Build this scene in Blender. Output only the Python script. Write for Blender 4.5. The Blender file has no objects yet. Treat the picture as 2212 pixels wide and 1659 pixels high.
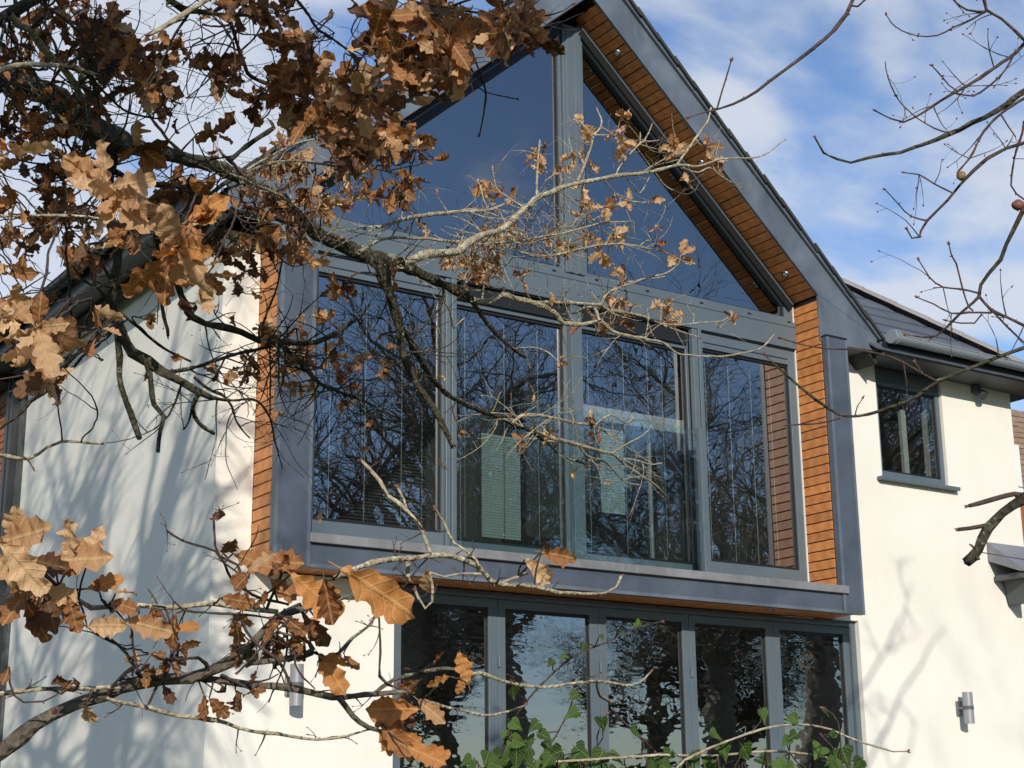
import bpy, math, random
import numpy as np
from mathutils import Matrix, Vector

# ------------------------------------------------------------------ camera, light, exposure
scene = bpy.context.scene
col = scene.collection
CAM = np.array([-4.8705, -10.3564, -1.7792])
YAW, PITCH, ROLL = 0.593915, 0.268263, -0.009495
FU = 3412.1
def cam_axes():
    cy, sy, cp, sp = math.cos(YAW), math.sin(YAW), math.cos(PITCH), math.sin(PITCH)
    f = np.array([sy*cp, cy*cp, sp]); r = np.array([cy, -sy, 0.]); u = np.cross(r, f)
    cr, sr = math.cos(ROLL), math.sin(ROLL)
    return cr*r+sr*u, -sr*r+cr*u, f
RX, UX, FX = cam_axes()
cd = bpy.data.cameras.new('camera'); cam = bpy.data.objects.new('camera', cd); col.objects.link(cam)
cam.matrix_world = Matrix(((RX[0], UX[0], -FX[0], CAM[0]), (RX[1], UX[1], -FX[1], CAM[1]), (RX[2], UX[2], -FX[2], CAM[2]), (0, 0, 0, 1)))
cd.sensor_width = 36; cd.lens = 36*FU/2212; cd.clip_start = .05; cd.clip_end = 3000
scene.camera = cam

SUN = np.array([-.52, -1., .44]); SUN = SUN/np.linalg.norm(SUN)
sun_el = math.asin(SUN[2])
world = bpy.data.worlds.new('World'); scene.world = world; world.use_nodes = True
wn = world.node_tree.nodes; wl = world.node_tree.links
for n in list(wn): wn.remove(n)
out = wn.new('ShaderNodeOutputWorld'); bg = wn.new('ShaderNodeBackground')
sky = wn.new('ShaderNodeTexSky'); sky.sky_type = 'NISHITA'; sky.sun_disc = False
sky.sun_elevation = sun_el; sky.sun_rotation = math.atan2(SUN[0], SUN[1])
sky.air_density = 1.0; sky.dust_density = .25; sky.ozone_density = 2.0; sky.altitude = 50
bg.inputs['Strength'].default_value = .14
geo = wn.new('ShaderNodeTexCoord'); sep = wn.new('ShaderNodeSeparateXYZ'); wl.new(geo.outputs['Generated'], sep.inputs[0])
def wmath(op, a, b=None, clamp=False):
    m = wn.new('ShaderNodeMath'); m.operation = op; m.use_clamp = clamp
    for i, v in enumerate((a, b)):
        if v is None: continue
        if isinstance(v, (int, float)): m.inputs[i].default_value = v
        else: wl.new(v, m.inputs[i])
    return m.outputs[0]
den = wmath('ADD', wmath('MAXIMUM', sep.outputs[2], 0.0), .22)
comb = wn.new('ShaderNodeCombineXYZ')
wl.new(wmath('DIVIDE', sep.outputs[0], den), comb.inputs[0]); wl.new(wmath('DIVIDE', sep.outputs[1], den), comb.inputs[1])
nz = wn.new('ShaderNodeTexNoise'); nz.inputs['Scale'].default_value = 2.7; nz.inputs['Detail'].default_value = 7; nz.inputs['Roughness'].default_value = .50; nz.inputs['Distortion'].default_value = .25
mp = wn.new('ShaderNodeMapping'); mp.inputs['Location'].default_value = (2.7, -4.8, 0); mp.inputs['Rotation'].default_value = (0, 0, .7); mp.inputs['Scale'].default_value = (1., 1.6, 1)
wl.new(comb.outputs[0], mp.inputs[0]); wl.new(mp.outputs[0], nz.inputs[0])
cr = wn.new('ShaderNodeValToRGB'); cr.color_ramp.elements[0].position = .49; cr.color_ramp.elements[1].position = .69; cr.color_ramp.interpolation = 'EASE'
wl.new(wmath('ADD', nz.outputs[0], wmath('MULTIPLY', sep.outputs[1], .17)), cr.inputs[0])
mix = wn.new('ShaderNodeMixRGB'); mix.inputs[2].default_value = (5.2, 5.45, 5.9, 1)
hue = wn.new('ShaderNodeMixRGB'); hue.blend_type = 'MULTIPLY'; hue.inputs[0].default_value = 1; hue.inputs[2].default_value = (.92, 1.0, 1.16, 1); wl.new(sky.outputs[0], hue.inputs[1])
wl.new(wmath('MULTIPLY', cr.outputs[0], .82), mix.inputs[0]); wl.new(hue.outputs[0], mix.inputs[1])
wl.new(mix.outputs[0], bg.inputs[0]); wl.new(bg.outputs[0], out.inputs[0])

sd = bpy.data.lights.new('sun', 'SUN'); sd.energy = 4.3; sd.angle = math.radians(.53); sd.color = (1, .935, .83)
so = bpy.data.objects.new('sun', sd); col.objects.link(so)
so.rotation_euler = Vector(SUN).to_track_quat('Z', 'Y').to_euler(); so.location = (-12, -20, 14)

scene.view_settings.view_transform = 'Standard'; scene.view_settings.look = 'None'
scene.view_settings.exposure = 0; scene.view_settings.gamma = 1; scene.view_settings.use_curve_mapping = False
scene.cycles.max_bounces = 10; scene.cycles.transparent_max_bounces = 24; scene.cycles.glossy_bounces = 5

random.seed(7); rng = np.random.default_rng(11)
def P(u, v, d):
    """a point at real distance d (metres along the view axis) seen at picture position u, v"""
    return CAM + d*(FX + RX*(u-1106)/FU - UX*(v-829.6)/FU)
def UV(p):
    q = np.asarray(p)-CAM; z = q@FX
    return 1106+FU*(q@RX)/z, 829.6-FU*(q@UX)/z, z
def onY(u, v, Y):
    d = FX + RX*(u-1106)/FU - UX*(v-829.6)/FU
    return CAM + d*(Y-CAM[1])/d[1]

# ------------------------------------------------------------------ helpers
def tag(o, label=None, cat=None, group=None, kind=None):
    if label: o['label'] = label
    if cat: o['category'] = cat
    if group: o['group'] = group
    if kind: o['kind'] = kind
    return o
# ------------------------------------------------------------------ parenting keeps every location in world metres
def adopt(o, parent):
    o.parent = parent
    o.matrix_parent_inverse = Matrix.Translation(-Vector(parent.location)) if parent.type == 'EMPTY' else Matrix.Identity(4)
def link(name, me, parent=None, loc=None):
    o = bpy.data.objects.new(name, me); col.objects.link(o)
    if parent is not None: adopt(o, parent)
    if loc is not None: o.location = loc
    return o
def empty(name, loc=(0, 0, 0), parent=None):
    o = bpy.data.objects.new(name, None); col.objects.link(o); o.location = loc; o.empty_display_size = .2
    if parent is not None: adopt(o, parent)
    return o

class MB:
    def __init__(s): s.v = []; s.f = []; s.m = []
    def add(s, v, f, m=0):
        b = len(s.v); s.v += [tuple(map(float, q)) for q in v]
        s.f += [tuple(i+b for i in q) for q in f]; s.m += [m]*len(f)
    def box(s, x0, x1, y0, y1, z0, z1, m=0):
        s.add([(x0,y0,z0),(x1,y0,z0),(x1,y1,z0),(x0,y1,z0),(x0,y0,z1),(x1,y0,z1),(x1,y1,z1),(x0,y1,z1)],
              [(0,3,2,1),(4,5,6,7),(0,1,5,4),(1,2,6,5),(2,3,7,6),(3,0,4,7)], m)
    def prism(s, poly, y0, y1, m=0):
        """polygon in x, z (counter-clockwise seen from -y) pushed from y0 to y1"""
        n = len(poly)
        s.add([(x, y0, z) for x, z in poly]+[(x, y1, z) for x, z in poly],
              [tuple(range(n)), tuple(range(2*n-1, n-1, -1))]+[((i+1) % n, i, n+i, n+(i+1) % n) for i in range(n)], m)
    def bar(s, a, b, w, h, up=(0, 0, 1), m=0):
        a = np.array(a, float); b = np.array(b, float); d = b-a; d /= np.linalg.norm(d)
        sd_ = np.cross(d, up); sd_ /= np.linalg.norm(sd_); u_ = np.cross(sd_, d)
        v = []
        for q in (a, b):
            for i, j in ((-1,-1),(1,-1),(1,1),(-1,1)): v.append(q+sd_*w/2*i+u_*h/2*j)
        s.add(v, [(0,3,2,1),(4,5,6,7),(0,1,5,4),(1,2,6,5),(2,3,7,6),(3,0,4,7)], m)
    def cyl(s, a, b, r, n=16, r2=None, m=0, caps=True):
        a = np.array(a, float); b = np.array(b, float); d = b-a; d /= np.linalg.norm(d)
        t = np.array([0, 0, 1.]) if abs(d[2]) < .9 else np.array([1., 0, 0])
        x = np.cross(d, t); x /= np.linalg.norm(x); y = np.cross(d, x); r2 = r if r2 is None else r2
        v = [a+r*(x*math.cos(k*2*math.pi/n)+y*math.sin(k*2*math.pi/n)) for k in range(n)]+[b+r2*(x*math.cos(k*2*math.pi/n)+y*math.sin(k*2*math.pi/n)) for k in range(n)]
        f = [(k, (k+1) % n, n+(k+1) % n, n+k) for k in range(n)]
        if caps: f += [tuple(range(n-1, -1, -1)), tuple(range(n, 2*n))]
        s.add(v, f, m)
    def mesh(s, name, mats, smooth=False):
        me = bpy.data.meshes.new(name); me.from_pydata(s.v, [], s.f)
        for m in (mats if isinstance(mats, (list, tuple)) else [mats]): me.materials.append(m)
        if any(s.m): me.polygons.foreach_set('material_index', s.m)
        if smooth:
            me.polygons.foreach_set('use_smooth', [True]*len(s.f))
        me.update(); return me
    def build(s, name, mats, parent=None, smooth=False, bevel=0):
        o = link(name, s.mesh(name, mats, smooth), parent)
        if bevel:
            md = o.modifiers.new('edge', 'BEVEL'); md.width = bevel; md.segments = 2; md.limit_method = 'ANGLE'
        return o

class NB:
    """numpy batches of quads for tubes and leaves"""
    def __init__(s): s.V = []; s.F = []; s.U = []; s.T = []; s.M = []; s.n = 0
    def add(s, V, F, UVs=None, tone=0., m=0):
        s.V.append(V); s.F.append(F+s.n); s.n += len(V)
        s.U.append(UVs if UVs is not None else np.zeros((len(V), 2))); s.T.append(np.full(len(V), tone)); s.M.append(np.full(len(F), m))
    def mesh(s, name, mats, smooth=True):
        V = np.concatenate(s.V); F = np.concatenate(s.F); U = np.concatenate(s.U); T = np.concatenate(s.T); M = np.concatenate(s.M)
        me = bpy.data.meshes.new(name)
        me.vertices.add(len(V)); me.vertices.foreach_set('co', V.astype(np.float32).ravel())
        me.loops.add(F.size); me.loops.foreach_set('vertex_index', F.astype(np.int32).ravel())
        me.polygons.add(len(F)); me.polygons.foreach_set('loop_start', np.arange(0, F.size, 4, dtype=np.int32))
        for mt in (mats if isinstance(mats, (list, tuple)) else [mats]): me.materials.append(mt)
        me.polygons.foreach_set('material_index', M.astype(np.int32))
        me.polygons.foreach_set('use_smooth', np.full(len(F), smooth))
        uv = me.uv_layers.new(name='uv'); uv.data.foreach_set('uv', U[F.ravel()].astype(np.float32).ravel())
        at = me.attributes.new('tone', 'FLOAT', 'POINT'); at.data.foreach_set('value', T.astype(np.float32))
        me.update(calc_edges=True); me.validate(); return me

def smooth_path(pts, step):
    """Catmull-Rom through rows (x, y, z, r)"""
    pts = np.asarray(pts, float)
    if len(pts) < 3:
        n = max(2, int(np.linalg.norm(pts[-1, :3]-pts[0, :3])/step)+1); t = np.linspace(0, 1, n)[:, None]
        return pts[0]*(1-t)+pts[-1]*t
    q = np.vstack([2*pts[0]-pts[1], pts, 2*pts[-1]-pts[-2]]); o = []
    for i in range(1, len(q)-2):
        L = np.linalg.norm(q[i+1, :3]-q[i, :3]); n = max(1, int(round(L/step))); t = (np.arange(n)/n)[:, None]
        a, b, c, d = q[i-1], q[i], q[i+1], q[i+2]
        o.append(.5*((2*b)+(c-a)*t+(2*a-5*b+4*c-d)*t*t+(3*b-a-3*c+d)*t**3))
    o.append(pts[-1:]); o = np.vstack(o); o[:, 3] = np.maximum(o[:, 3], pts[:, 3].min()*.6)
    return o
def tube(nb, path, sides=6, cap=True, tone=0., m=0, rough=0.):
    path = np.asarray(path, float); n = len(path); p = path[:, :3]; r = path[:, 3]
    d = np.gradient(p, axis=0); d /= (np.linalg.norm(d, axis=1)[:, None]+1e-12)
    ref = np.array([.31, .17, .93]); ref = ref if abs(d[:, :]@ref).max() < .97 else np.array([.9, -.4, .1])
    x = np.cross(d, ref); x /= (np.linalg.norm(x, axis=1)[:, None]+1e-12); y = np.cross(d, x)
    a = np.arange(sides)*2*math.pi/sides
    rr = r[:, None]*np.ones(sides)
    if rough: rr = rr*(1+rough*rng.normal(size=rr.shape))
    V = p[:, None, :]+rr[..., None]*(x[:, None, :]*np.cos(a)[None, :, None]+y[:, None, :]*np.sin(a)[None, :, None])
    V = V.reshape(-1, 3)
    i = np.arange(n-1)[:, None]*sides; k = np.arange(sides)[None, :]; k2 = (k+1) % sides
    F = np.stack([i+k, i+k2, i+sides+k2, i+sides+k], -1).reshape(-1, 4)
    if cap:
        V = np.vstack([V, p[-1]+d[-1]*r[-1]*.35]); c = len(V)-1; b = (n-1)*sides
        kk = np.arange(0, sides, 2); F = np.vstack([F, np.stack([b+kk, b+(kk+1) % sides, b+(kk+2) % sides, np.full(len(kk), c)], -1)]) if sides % 2 == 0 else F
    s = np.concatenate([[0], np.cumsum(np.linalg.norm(np.diff(p, axis=0), axis=1))])
    U = np.stack([np.repeat(s, sides), np.tile(a/6.283, n)], -1)
    if cap: U = np.vstack([U, U[-1:]])
    nb.add(V, F, U, tone, m)

# ------------------------------------------------------------------ materials
def new_mat(name):
    m = bpy.data.materials.new(name); m.use_nodes = True; nt = m.node_tree
    b = nt.nodes.get('Principled BSDF'); return m, nt, b
def N(nt, t, **kw):
    n = nt.nodes.new(t)
    for k, v in kw.items():
        if k in n.inputs: n.inputs[k].default_value = v
        else: setattr(n, k, v)
    return n
def coords(nt, scale=(1, 1, 1), kind='Object', rot=(0, 0, 0)):
    tc = N(nt, 'ShaderNodeTexCoord'); mp_ = N(nt, 'ShaderNodeMapping'); mp_.inputs['Scale'].default_value = scale; mp_.inputs['Rotation'].default_value = rot
    nt.links.new(tc.outputs[kind], mp_.inputs[0]); return mp_.outputs[0]
def noise(nt, vec, scale, detail=5, rough=.55, dist=0.):
    n = N(nt, 'ShaderNodeTexNoise', Scale=scale, Detail=detail, Roughness=rough, Distortion=dist); nt.links.new(vec, n.inputs['Vector']); return n.outputs['Fac']
def ramp(nt, fac, stops):
    r = N(nt, 'ShaderNodeValToRGB'); e = r.color_ramp.elements
    while len(e) < len(stops): e.new(.5)
    for i, (p, c) in enumerate(stops): e[i].position = p; e[i].color = (*c, 1) if len(c) == 3 else c
    nt.links.new(fac, r.inputs[0]); return r.outputs[0]
def g3(v): return (v, v, v)
def mixc(nt, fac, a, b, mode='MIX'):
    m = N(nt, 'ShaderNodeMixRGB', blend_type=mode)
    for i, v in enumerate((fac, a, b)):
        if isinstance(v, (int, float)): m.inputs[i].default_value = v
        elif isinstance(v, tuple): m.inputs[i].default_value = (*v, 1)
        else: nt.links.new(v, m.inputs[i])
    return m.outputs[0]
def mth(nt, op, a, b=None, clamp=False):
    m = N(nt, 'ShaderNodeMath', operation=op, use_clamp=clamp)
    for i, v in enumerate((a, b)):
        if v is None: continue
        if isinstance(v, (int, float)): m.inputs[i].default_value = v
        else: nt.links.new(v, m.inputs[i])
    return m.outputs[0]
def bump(nt, b, h, strength=.3, dist=.01):
    n = N(nt, 'ShaderNodeBump', Strength=strength, Distance=dist); nt.links.new(h, n.inputs['Height']); nt.links.new(n.outputs[0], b.inputs['Normal']); return n

def simple(name, c, rough=.6, metal=0., var=.15, vscale=3., bumps=0., bscale=60., spec=.5, streak=None):
    m, nt, b = new_mat(name); v = coords(nt, streak or (1, 1, 1))
    n = noise(nt, v, vscale, 6); lo = tuple(x*(1-var) for x in c); hi = tuple(min(1, x*(1+var)) for x in c)
    nt.links.new(ramp(nt, n, [(.3, lo), (.7, hi)]), b.inputs['Base Color'])
    b.inputs['Roughness'].default_value = rough; b.inputs['Metallic'].default_value = metal; b.inputs['Specular IOR Level'].default_value = spec
    if bumps: bump(nt, b, noise(nt, coords(nt), bscale, 6), bumps, .004)
    return m
M = {}
def mk_render():
    m, nt, b = new_mat('cream_render'); v = coords(nt)
    big = noise(nt, v, .9, 6, .6); fine = noise(nt, v, 14, 6, .6)
    c = ramp(nt, big, [(.3, (.72, .685, .60)), (.7, (.78, .75, .665))])
    c = mixc(nt, ramp(nt, fine, [(.62, g3(0)), (.8, g3(.25))]), c, (.62, .57, .47))
    st = noise(nt, coords(nt, (1.6, 1.6, .12)), 5, 4)
    c = mixc(nt, ramp(nt, st, [(.6, g3(0)), (.85, g3(.22))]), c, (.58, .55, .47))
    nt.links.new(c, b.inputs['Base Color']); b.inputs['Roughness'].default_value = .9
    h = mth(nt, 'ADD', noise(nt, v, 180, 3), mth(nt, 'MULTIPLY', noise(nt, v, 9, 4), 1.2)); bump(nt, b, h, .35, .004); return m
M['render'] = mk_render()
def mk_metal(name, c, rough, var=.25, bl=.4):
    m, nt, b = new_mat(name); v = coords(nt)
    n1 = noise(nt, v, 2.2, 6, .6, .6); n2 = noise(nt, coords(nt, (6, 6, 1.2)), 3, 5)
    lo = tuple(x*(1-var) for x in c); hi = tuple(x*(1+var) for x in c)
    cc = ramp(nt, n1, [(.3, lo), (.7, hi)]); cc = mixc(nt, ramp(nt, n2, [(.55, g3(0)), (.8, g3(bl))]), cc, tuple(min(1, x*1.5) for x in c))
    nt.links.new(cc, b.inputs['Base Color']); nt.links.new(ramp(nt, n1, [(.2, g3(rough-.08)), (.8, g3(rough+.1))]), b.inputs['Roughness'])
    b.inputs['Specular IOR Level'].default_value = .6
    bump(nt, b, noise(nt, v, 5, 4), .12, .01); return m
M['zinc'] = mk_metal('slate_blue_cladding', (.066, .082, .108), .42)
M['fascia'] = mk_metal('weathered_grey_fascia', (.10, .122, .152), .46, .3)
M['frame'] = mk_metal('grey_window_frame', (.092, .12, .14), .38, .08, .1)
M['sill'] = mk_metal('dusty_sill_metal', (.17, .17, .175), .55, .3, .7)
M['black'] = simple('black_rubber', (.008, .009, .01), .5)
M['pipe'] = simple('grey_gutter_plastic', (.22, .25, .28), .38, var=.06)
M['dpipe'] = simple('black_gutter_plastic', (.022, .025, .028), .35, var=.1)
M['soffit'] = simple('dark_soffit_board', (.07, .08, .085), .6)
M['white'] = simple('white_plaster', (.72, .72, .68), .8, var=.04)
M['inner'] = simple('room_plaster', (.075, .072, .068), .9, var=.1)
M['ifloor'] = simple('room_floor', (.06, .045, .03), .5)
M['steel'] = simple('brushed_steel', (.22, .22, .23), .4, .8, .08)
M['mortar'] = simple('mortar', (.22, .19, .16), .95, bumps=.3)
M['cord'] = simple('pale_blind_cord', (.5, .5, .48), .8)
M['slat'] = simple('blind_slat', (.032, .032, .03), .5, var=.03)
def mk_wood():
    m, nt, b = new_mat('cedar_board'); oi = N(nt, 'ShaderNodeObjectInfo')
    tc = N(nt, 'ShaderNodeTexCoord'); off = N(nt, 'ShaderNodeVectorMath', operation='MULTIPLY_ADD')
    cb = N(nt, 'ShaderNodeCombineXYZ'); nt.links.new(oi.outputs['Random'], cb.inputs[0]); nt.links.new(oi.outputs['Random'], cb.inputs[1])
    nt.links.new(cb.outputs[0], off.inputs[0]); off.inputs[1].default_value = (37, 53, 0); nt.links.new(tc.outputs['Object'], off.inputs[2])
    mp_ = N(nt, 'ShaderNodeMapping'); mp_.inputs['Scale'].default_value = (9, 1.6, 9); nt.links.new(off.outputs[0], mp_.inputs[0])
    w = N(nt, 'ShaderNodeTexWave', wave_type='RINGS', Scale=1.4, Distortion=5.5, Detail=3); w.inputs['Detail Scale'].default_value = 1.3; nt.links.new(mp_.outputs[0], w.inputs[0])
    n = noise(nt, mp_.outputs[0], 5, 5)
    c = ramp(nt, w.outputs['Fac'], [(.0, (.38, .125, .03)), (.55, (.52, .185, .045)), (1., (.62, .25, .07))])
    c = mixc(nt, .6, c, ramp(nt, n, [(.3, (.46, .17, .046)), (.7, (.60, .25, .075))]))
    v = ramp(nt, oi.outputs['Random'], [(0, g3(.80)), (1, g3(1.12))]); c = mixc(nt, 1, c, v, 'MULTIPLY')
    nt.links.new(c, b.inputs['Base Color']); b.inputs['Roughness'].default_value = .5
    bump(nt, b, w.outputs['Fac'], .15, .002); return m
M['wood'] = mk_wood()
def mk_glass(name, ior, tint, wav, wscale, stretch=(1, 1, 1), rough=0.):
    m, nt, b = new_mat(name); nt.nodes.remove(b)
    o = nt.nodes['Material Output']; tr = N(nt, 'ShaderNodeBsdfTransparent'); tr.inputs[0].default_value = (*tint, 1)
    gl = N(nt, 'ShaderNodeBsdfGlossy', Roughness=rough); fr = N(nt, 'ShaderNodeFresnel', IOR=ior); mx = N(nt, 'ShaderNodeMixShader')
    bp = N(nt, 'ShaderNodeBump', Strength=1., Distance=wav); nt.links.new(noise(nt, coords(nt, stretch), wscale, 2, .5), bp.inputs['Height'])
    nt.links.new(bp.outputs[0], gl.inputs['Normal'])
    ge_ = N(nt, 'ShaderNodeNewGeometry'); nt.links.new(mth(nt, 'MULTIPLY', fr.outputs[0], mth(nt, 'SUBTRACT', 1., ge_.outputs['Backfacing'])), mx.inputs[0]); nt.links.new(tr.outputs[0], mx.inputs[1]); nt.links.new(gl.outputs[0], mx.inputs[2]); nt.links.new(mx.outputs[0], o.inputs[0]); return m
M['glass'] = mk_glass('window_glass', 3.9, (.80, .84, .84), .0004, 3.2)
M['door_glass'] = mk_glass('door_glass', 4.2, (.68, .71, .71), .0011, 3.4, (1, 1, 2.2))
M['rail_glass'] = mk_glass('balustrade_glass', 2.2, (.90, .955, .945), .002, 3.0)
def mk_slate(name, lo, hi, rough=.6):
    m, nt, b = new_mat(name); oi = N(nt, 'ShaderNodeObjectInfo'); n = noise(nt, coords(nt), 6, 6)
    c = mixc(nt, .5, ramp(nt, n, [(.3, lo), (.7, hi)]), ramp(nt, oi.outputs['Random'], [(0, lo), (1, hi)]))
    nt.links.new(c, b.inputs['Base Color']); b.inputs['Roughness'].default_value = rough; bump(nt, b, noise(nt, coords(nt), 40, 5), .3, .004); return m
M['slate'] = mk_slate('blue_grey_slate', (.07, .08, .105), (.12, .13, .16))
M['darkslate'] = mk_slate('dark_verge_slate', (.018, .022, .02), (.04, .045, .04), .8)
M['hip'] = mk_slate('grey_hip_tile', (.20, .18, .17), (.28, .26, .25), .8)
M['clay'] = mk_slate('brown_clay_tile', (.19, .125, .085), (.33, .23, .16), .9)
M['brick'] = mk_slate('red_brick', (.22, .075, .035), (.38, .15, .075), .9)
M['lead'] = mk_metal('grey_lead', (.16, .165, .185), .55, .3, .5)
def mk_bark(name, stops, lichen, lcol, sc=1., bstr=.9):
    m, nt, b = new_mat(name); v = coords(nt)
    n = noise(nt, v, 26*sc, 6, .65); c = ramp(nt, n, stops)
    l = noise(nt, v, 13*sc, 6, .7, .6); g = N(nt, 'ShaderNodeNewGeometry'); sp = N(nt, 'ShaderNodeSeparateXYZ'); nt.links.new(g.outputs['Normal'], sp.inputs[0])
    up = mth(nt, 'ADD', mth(nt, 'MULTIPLY', sp.outputs[2], .07), l)
    c = mixc(nt, ramp(nt, up, [(lichen, g3(0)), (lichen+.06, g3(.9))]), c, lcol)
    nt.links.new(c, b.inputs['Base Color']); b.inputs['Roughness'].default_value = .95; b.inputs['Specular IOR Level'].default_value = .2
    vo = N(nt, 'ShaderNodeTexVoronoi', Scale=70*sc); nt.links.new(v, vo.inputs['Vector'])
    bump(nt, b, mth(nt, 'ADD', mth(nt, 'MULTIPLY', vo.outputs['Distance'], .8), n), bstr, .012/sc); return m
M['bark'] = mk_bark('shaded_mossy_oak_bark', [(.3, (.024, .021, .015)), (.55, (.065, .058, .038)), (.75, (.13, .115, .08))], .58, (.28, .29, .20))  # dark base holds the shade on the limbs as well as moss
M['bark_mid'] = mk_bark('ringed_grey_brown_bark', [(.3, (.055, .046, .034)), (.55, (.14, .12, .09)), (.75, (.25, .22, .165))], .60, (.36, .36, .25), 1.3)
M['bark_pale'] = mk_bark('sunlit_lichened_bark', [(.3, (.20, .16, .11)), (.55, (.38, .32, .22)), (.75, (.50, .44, .31))], .56, (.52, .51, .36), 1.5)  # sunlight on the branches is painted into this pale base, lichen over it
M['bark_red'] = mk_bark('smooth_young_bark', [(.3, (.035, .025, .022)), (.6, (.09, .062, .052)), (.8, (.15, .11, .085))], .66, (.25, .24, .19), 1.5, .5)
M['bark_far'] = simple('bare_tree_bark', (.19, .175, .14), .9, var=.4, vscale=8)
M['bud'] = simple('reddish_bud', (.16, .06, .04), .6, var=.3, vscale=20)
M['gall'] = simple('oak_gall', (.22, .13, .06), .8, var=.35, vscale=60, bumps=.5)
def mk_leaf(name, lo, hi, vein, trans=.35, attr=True, green=False):
    m, nt, b = new_mat(name); nt.nodes.remove(b); o = nt.nodes['Material Output']
    at = N(nt, 'ShaderNodeAttribute', attribute_name='tone'); oi = N(nt, 'ShaderNodeObjectInfo')
    r = mth(nt, 'FRACT', mth(nt, 'ADD', at.outputs['Fac'], oi.outputs['Random']))
    c = ramp(nt, r, [(0, lo), (1, hi)])
    uv = N(nt, 'ShaderNodeUVMap'); sp = N(nt, 'ShaderNodeSeparateXYZ'); nt.links.new(uv.outputs[0], sp.inputs[0])
    s = mth(nt, 'ABSOLUTE', sp.outputs[1]); t = sp.outputs[0]
    f = mth(nt, 'FRACT', mth(nt, 'SUBTRACT', mth(nt, 'MULTIPLY', t, 6.5), mth(nt, 'MULTIPLY', s, 5.)))
    sv = ramp(nt, mth(nt, 'ABSOLUTE', mth(nt, 'SUBTRACT', f, .5)), [(0.03, g3(.7)), (.11, g3(0))])
    mr = ramp(nt, s, [(.012, g3(.9)), (.03, g3(0))]); vm = mixc(nt, 1, sv, mr, 'ADD')
    nv = noise(nt, coords(nt), 45, 5, .6); c = mixc(nt, ramp(nt, nv, [(.4, g3(0)), (.75, g3(.55))]), c, tuple(x*.45 for x in lo))
    c = mixc(nt, vm, c, vein)
    di = N(nt, 'ShaderNodeBsdfPrincipled', Roughness=.62 if not green else .35); di.inputs['Specular IOR Level'].default_value = .35; nt.links.new(c, di.inputs['Base Color'])
    tl = N(nt, 'ShaderNodeBsdfTranslucent'); nt.links.new(mixc(nt, 1, c, (1.1, .85, .5) if not green else (.9, 1.2, .4), 'MULTIPLY'), tl.inputs[0])
    bp = N(nt, 'ShaderNodeBump', Strength=.6, Distance=.002); nt.links.new(mth(nt, 'ADD', nv, mixc(nt, 1, vm, g3(1.), 'MULTIPLY')), bp.inputs['Height']); nt.links.new(bp.outputs[0], di.inputs['Normal'])
    mx = N(nt, 'ShaderNodeMixShader'); mx.inputs[0].default_value = trans
    nt.links.new(di.outputs[0], mx.inputs[1]); nt.links.new(tl.outputs[0], mx.inputs[2]); nt.links.new(mx.outputs[0], o.inputs[0]); return m
M['leaf0'] = mk_leaf('dry_leaf_dark_brown', (.10, .045, .022), (.26, .13, .06), (.20, .12, .06))
M['leaf1'] = mk_leaf('dry_leaf_russet', (.24, .09, .034), (.48, .215, .08), (.52, .30, .13))
M['leaf2'] = mk_leaf('dry_leaf_tan', (.52, .29, .145), (.84, .56, .33), (.62, .42, .21))
M['leaf3'] = mk_leaf('dry_leaf_orange', (.60, .25, .075), (.72, .33, .11), (.64, .35, .13))
M['ivy'] = mk_leaf('ivy_leaf_green', (.025, .055, .010), (.095, .17, .028), (.17, .25, .07), .25, green=True)

# ------------------------------------------------------------------ ground
def ground_z(x, y):
    t = min(1, max(0, (-y-1.5)/7.5)); return -2.3-1.1*t*t*(3-2*t)
gm, gnt, gb = new_mat('winter_grass')
gv = coords(gnt); gc = ramp(gnt, noise(gnt, gv, .6, 8, .65), [(.3, (.03, .05, .014)), (.6, (.06, .085, .025)), (.8, (.10, .09, .04))])
gnt.links.new(gc, gb.inputs['Base Color']); gb.inputs['Roughness'].default_value = 1; bump(gnt, gb, noise(gnt, gv, 9, 6), .8, .05)
g = MB(); xs = [-900, -200, -60, -30]+list(np.arange(-24, 62, 2.))+[90, 250, 900]; ys = [-900, -200, -80]+list(np.arange(-60, -11, 3.))+list(np.arange(-10.5, 0, .75))+[0.33, 6, 20, 60, 250, 900]
gv_ = [(x, y, ground_z(x, y)+(.04*math.sin(x*1.7)*math.cos(y*1.3) if y < -9 else 0)) for y in ys for x in xs]; nx = len(xs)
g.add(gv_, [(j*nx+i, j*nx+i+1, (j+1)*nx+i+1, (j+1)*nx+i) for j in range(len(ys)-1) for i in range(nx-1)])
tag(g.build('ground', gm, smooth=True), kind='structure')
pm = simple('pale_paving', (.3, .28, .25), .85, var=.2, bumps=.3)
t = MB(); t.box(-2.5, 11, -2.2, .45, -2.42, -2.27); tag(t.build('patio_paving', pm), kind='structure')

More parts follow.
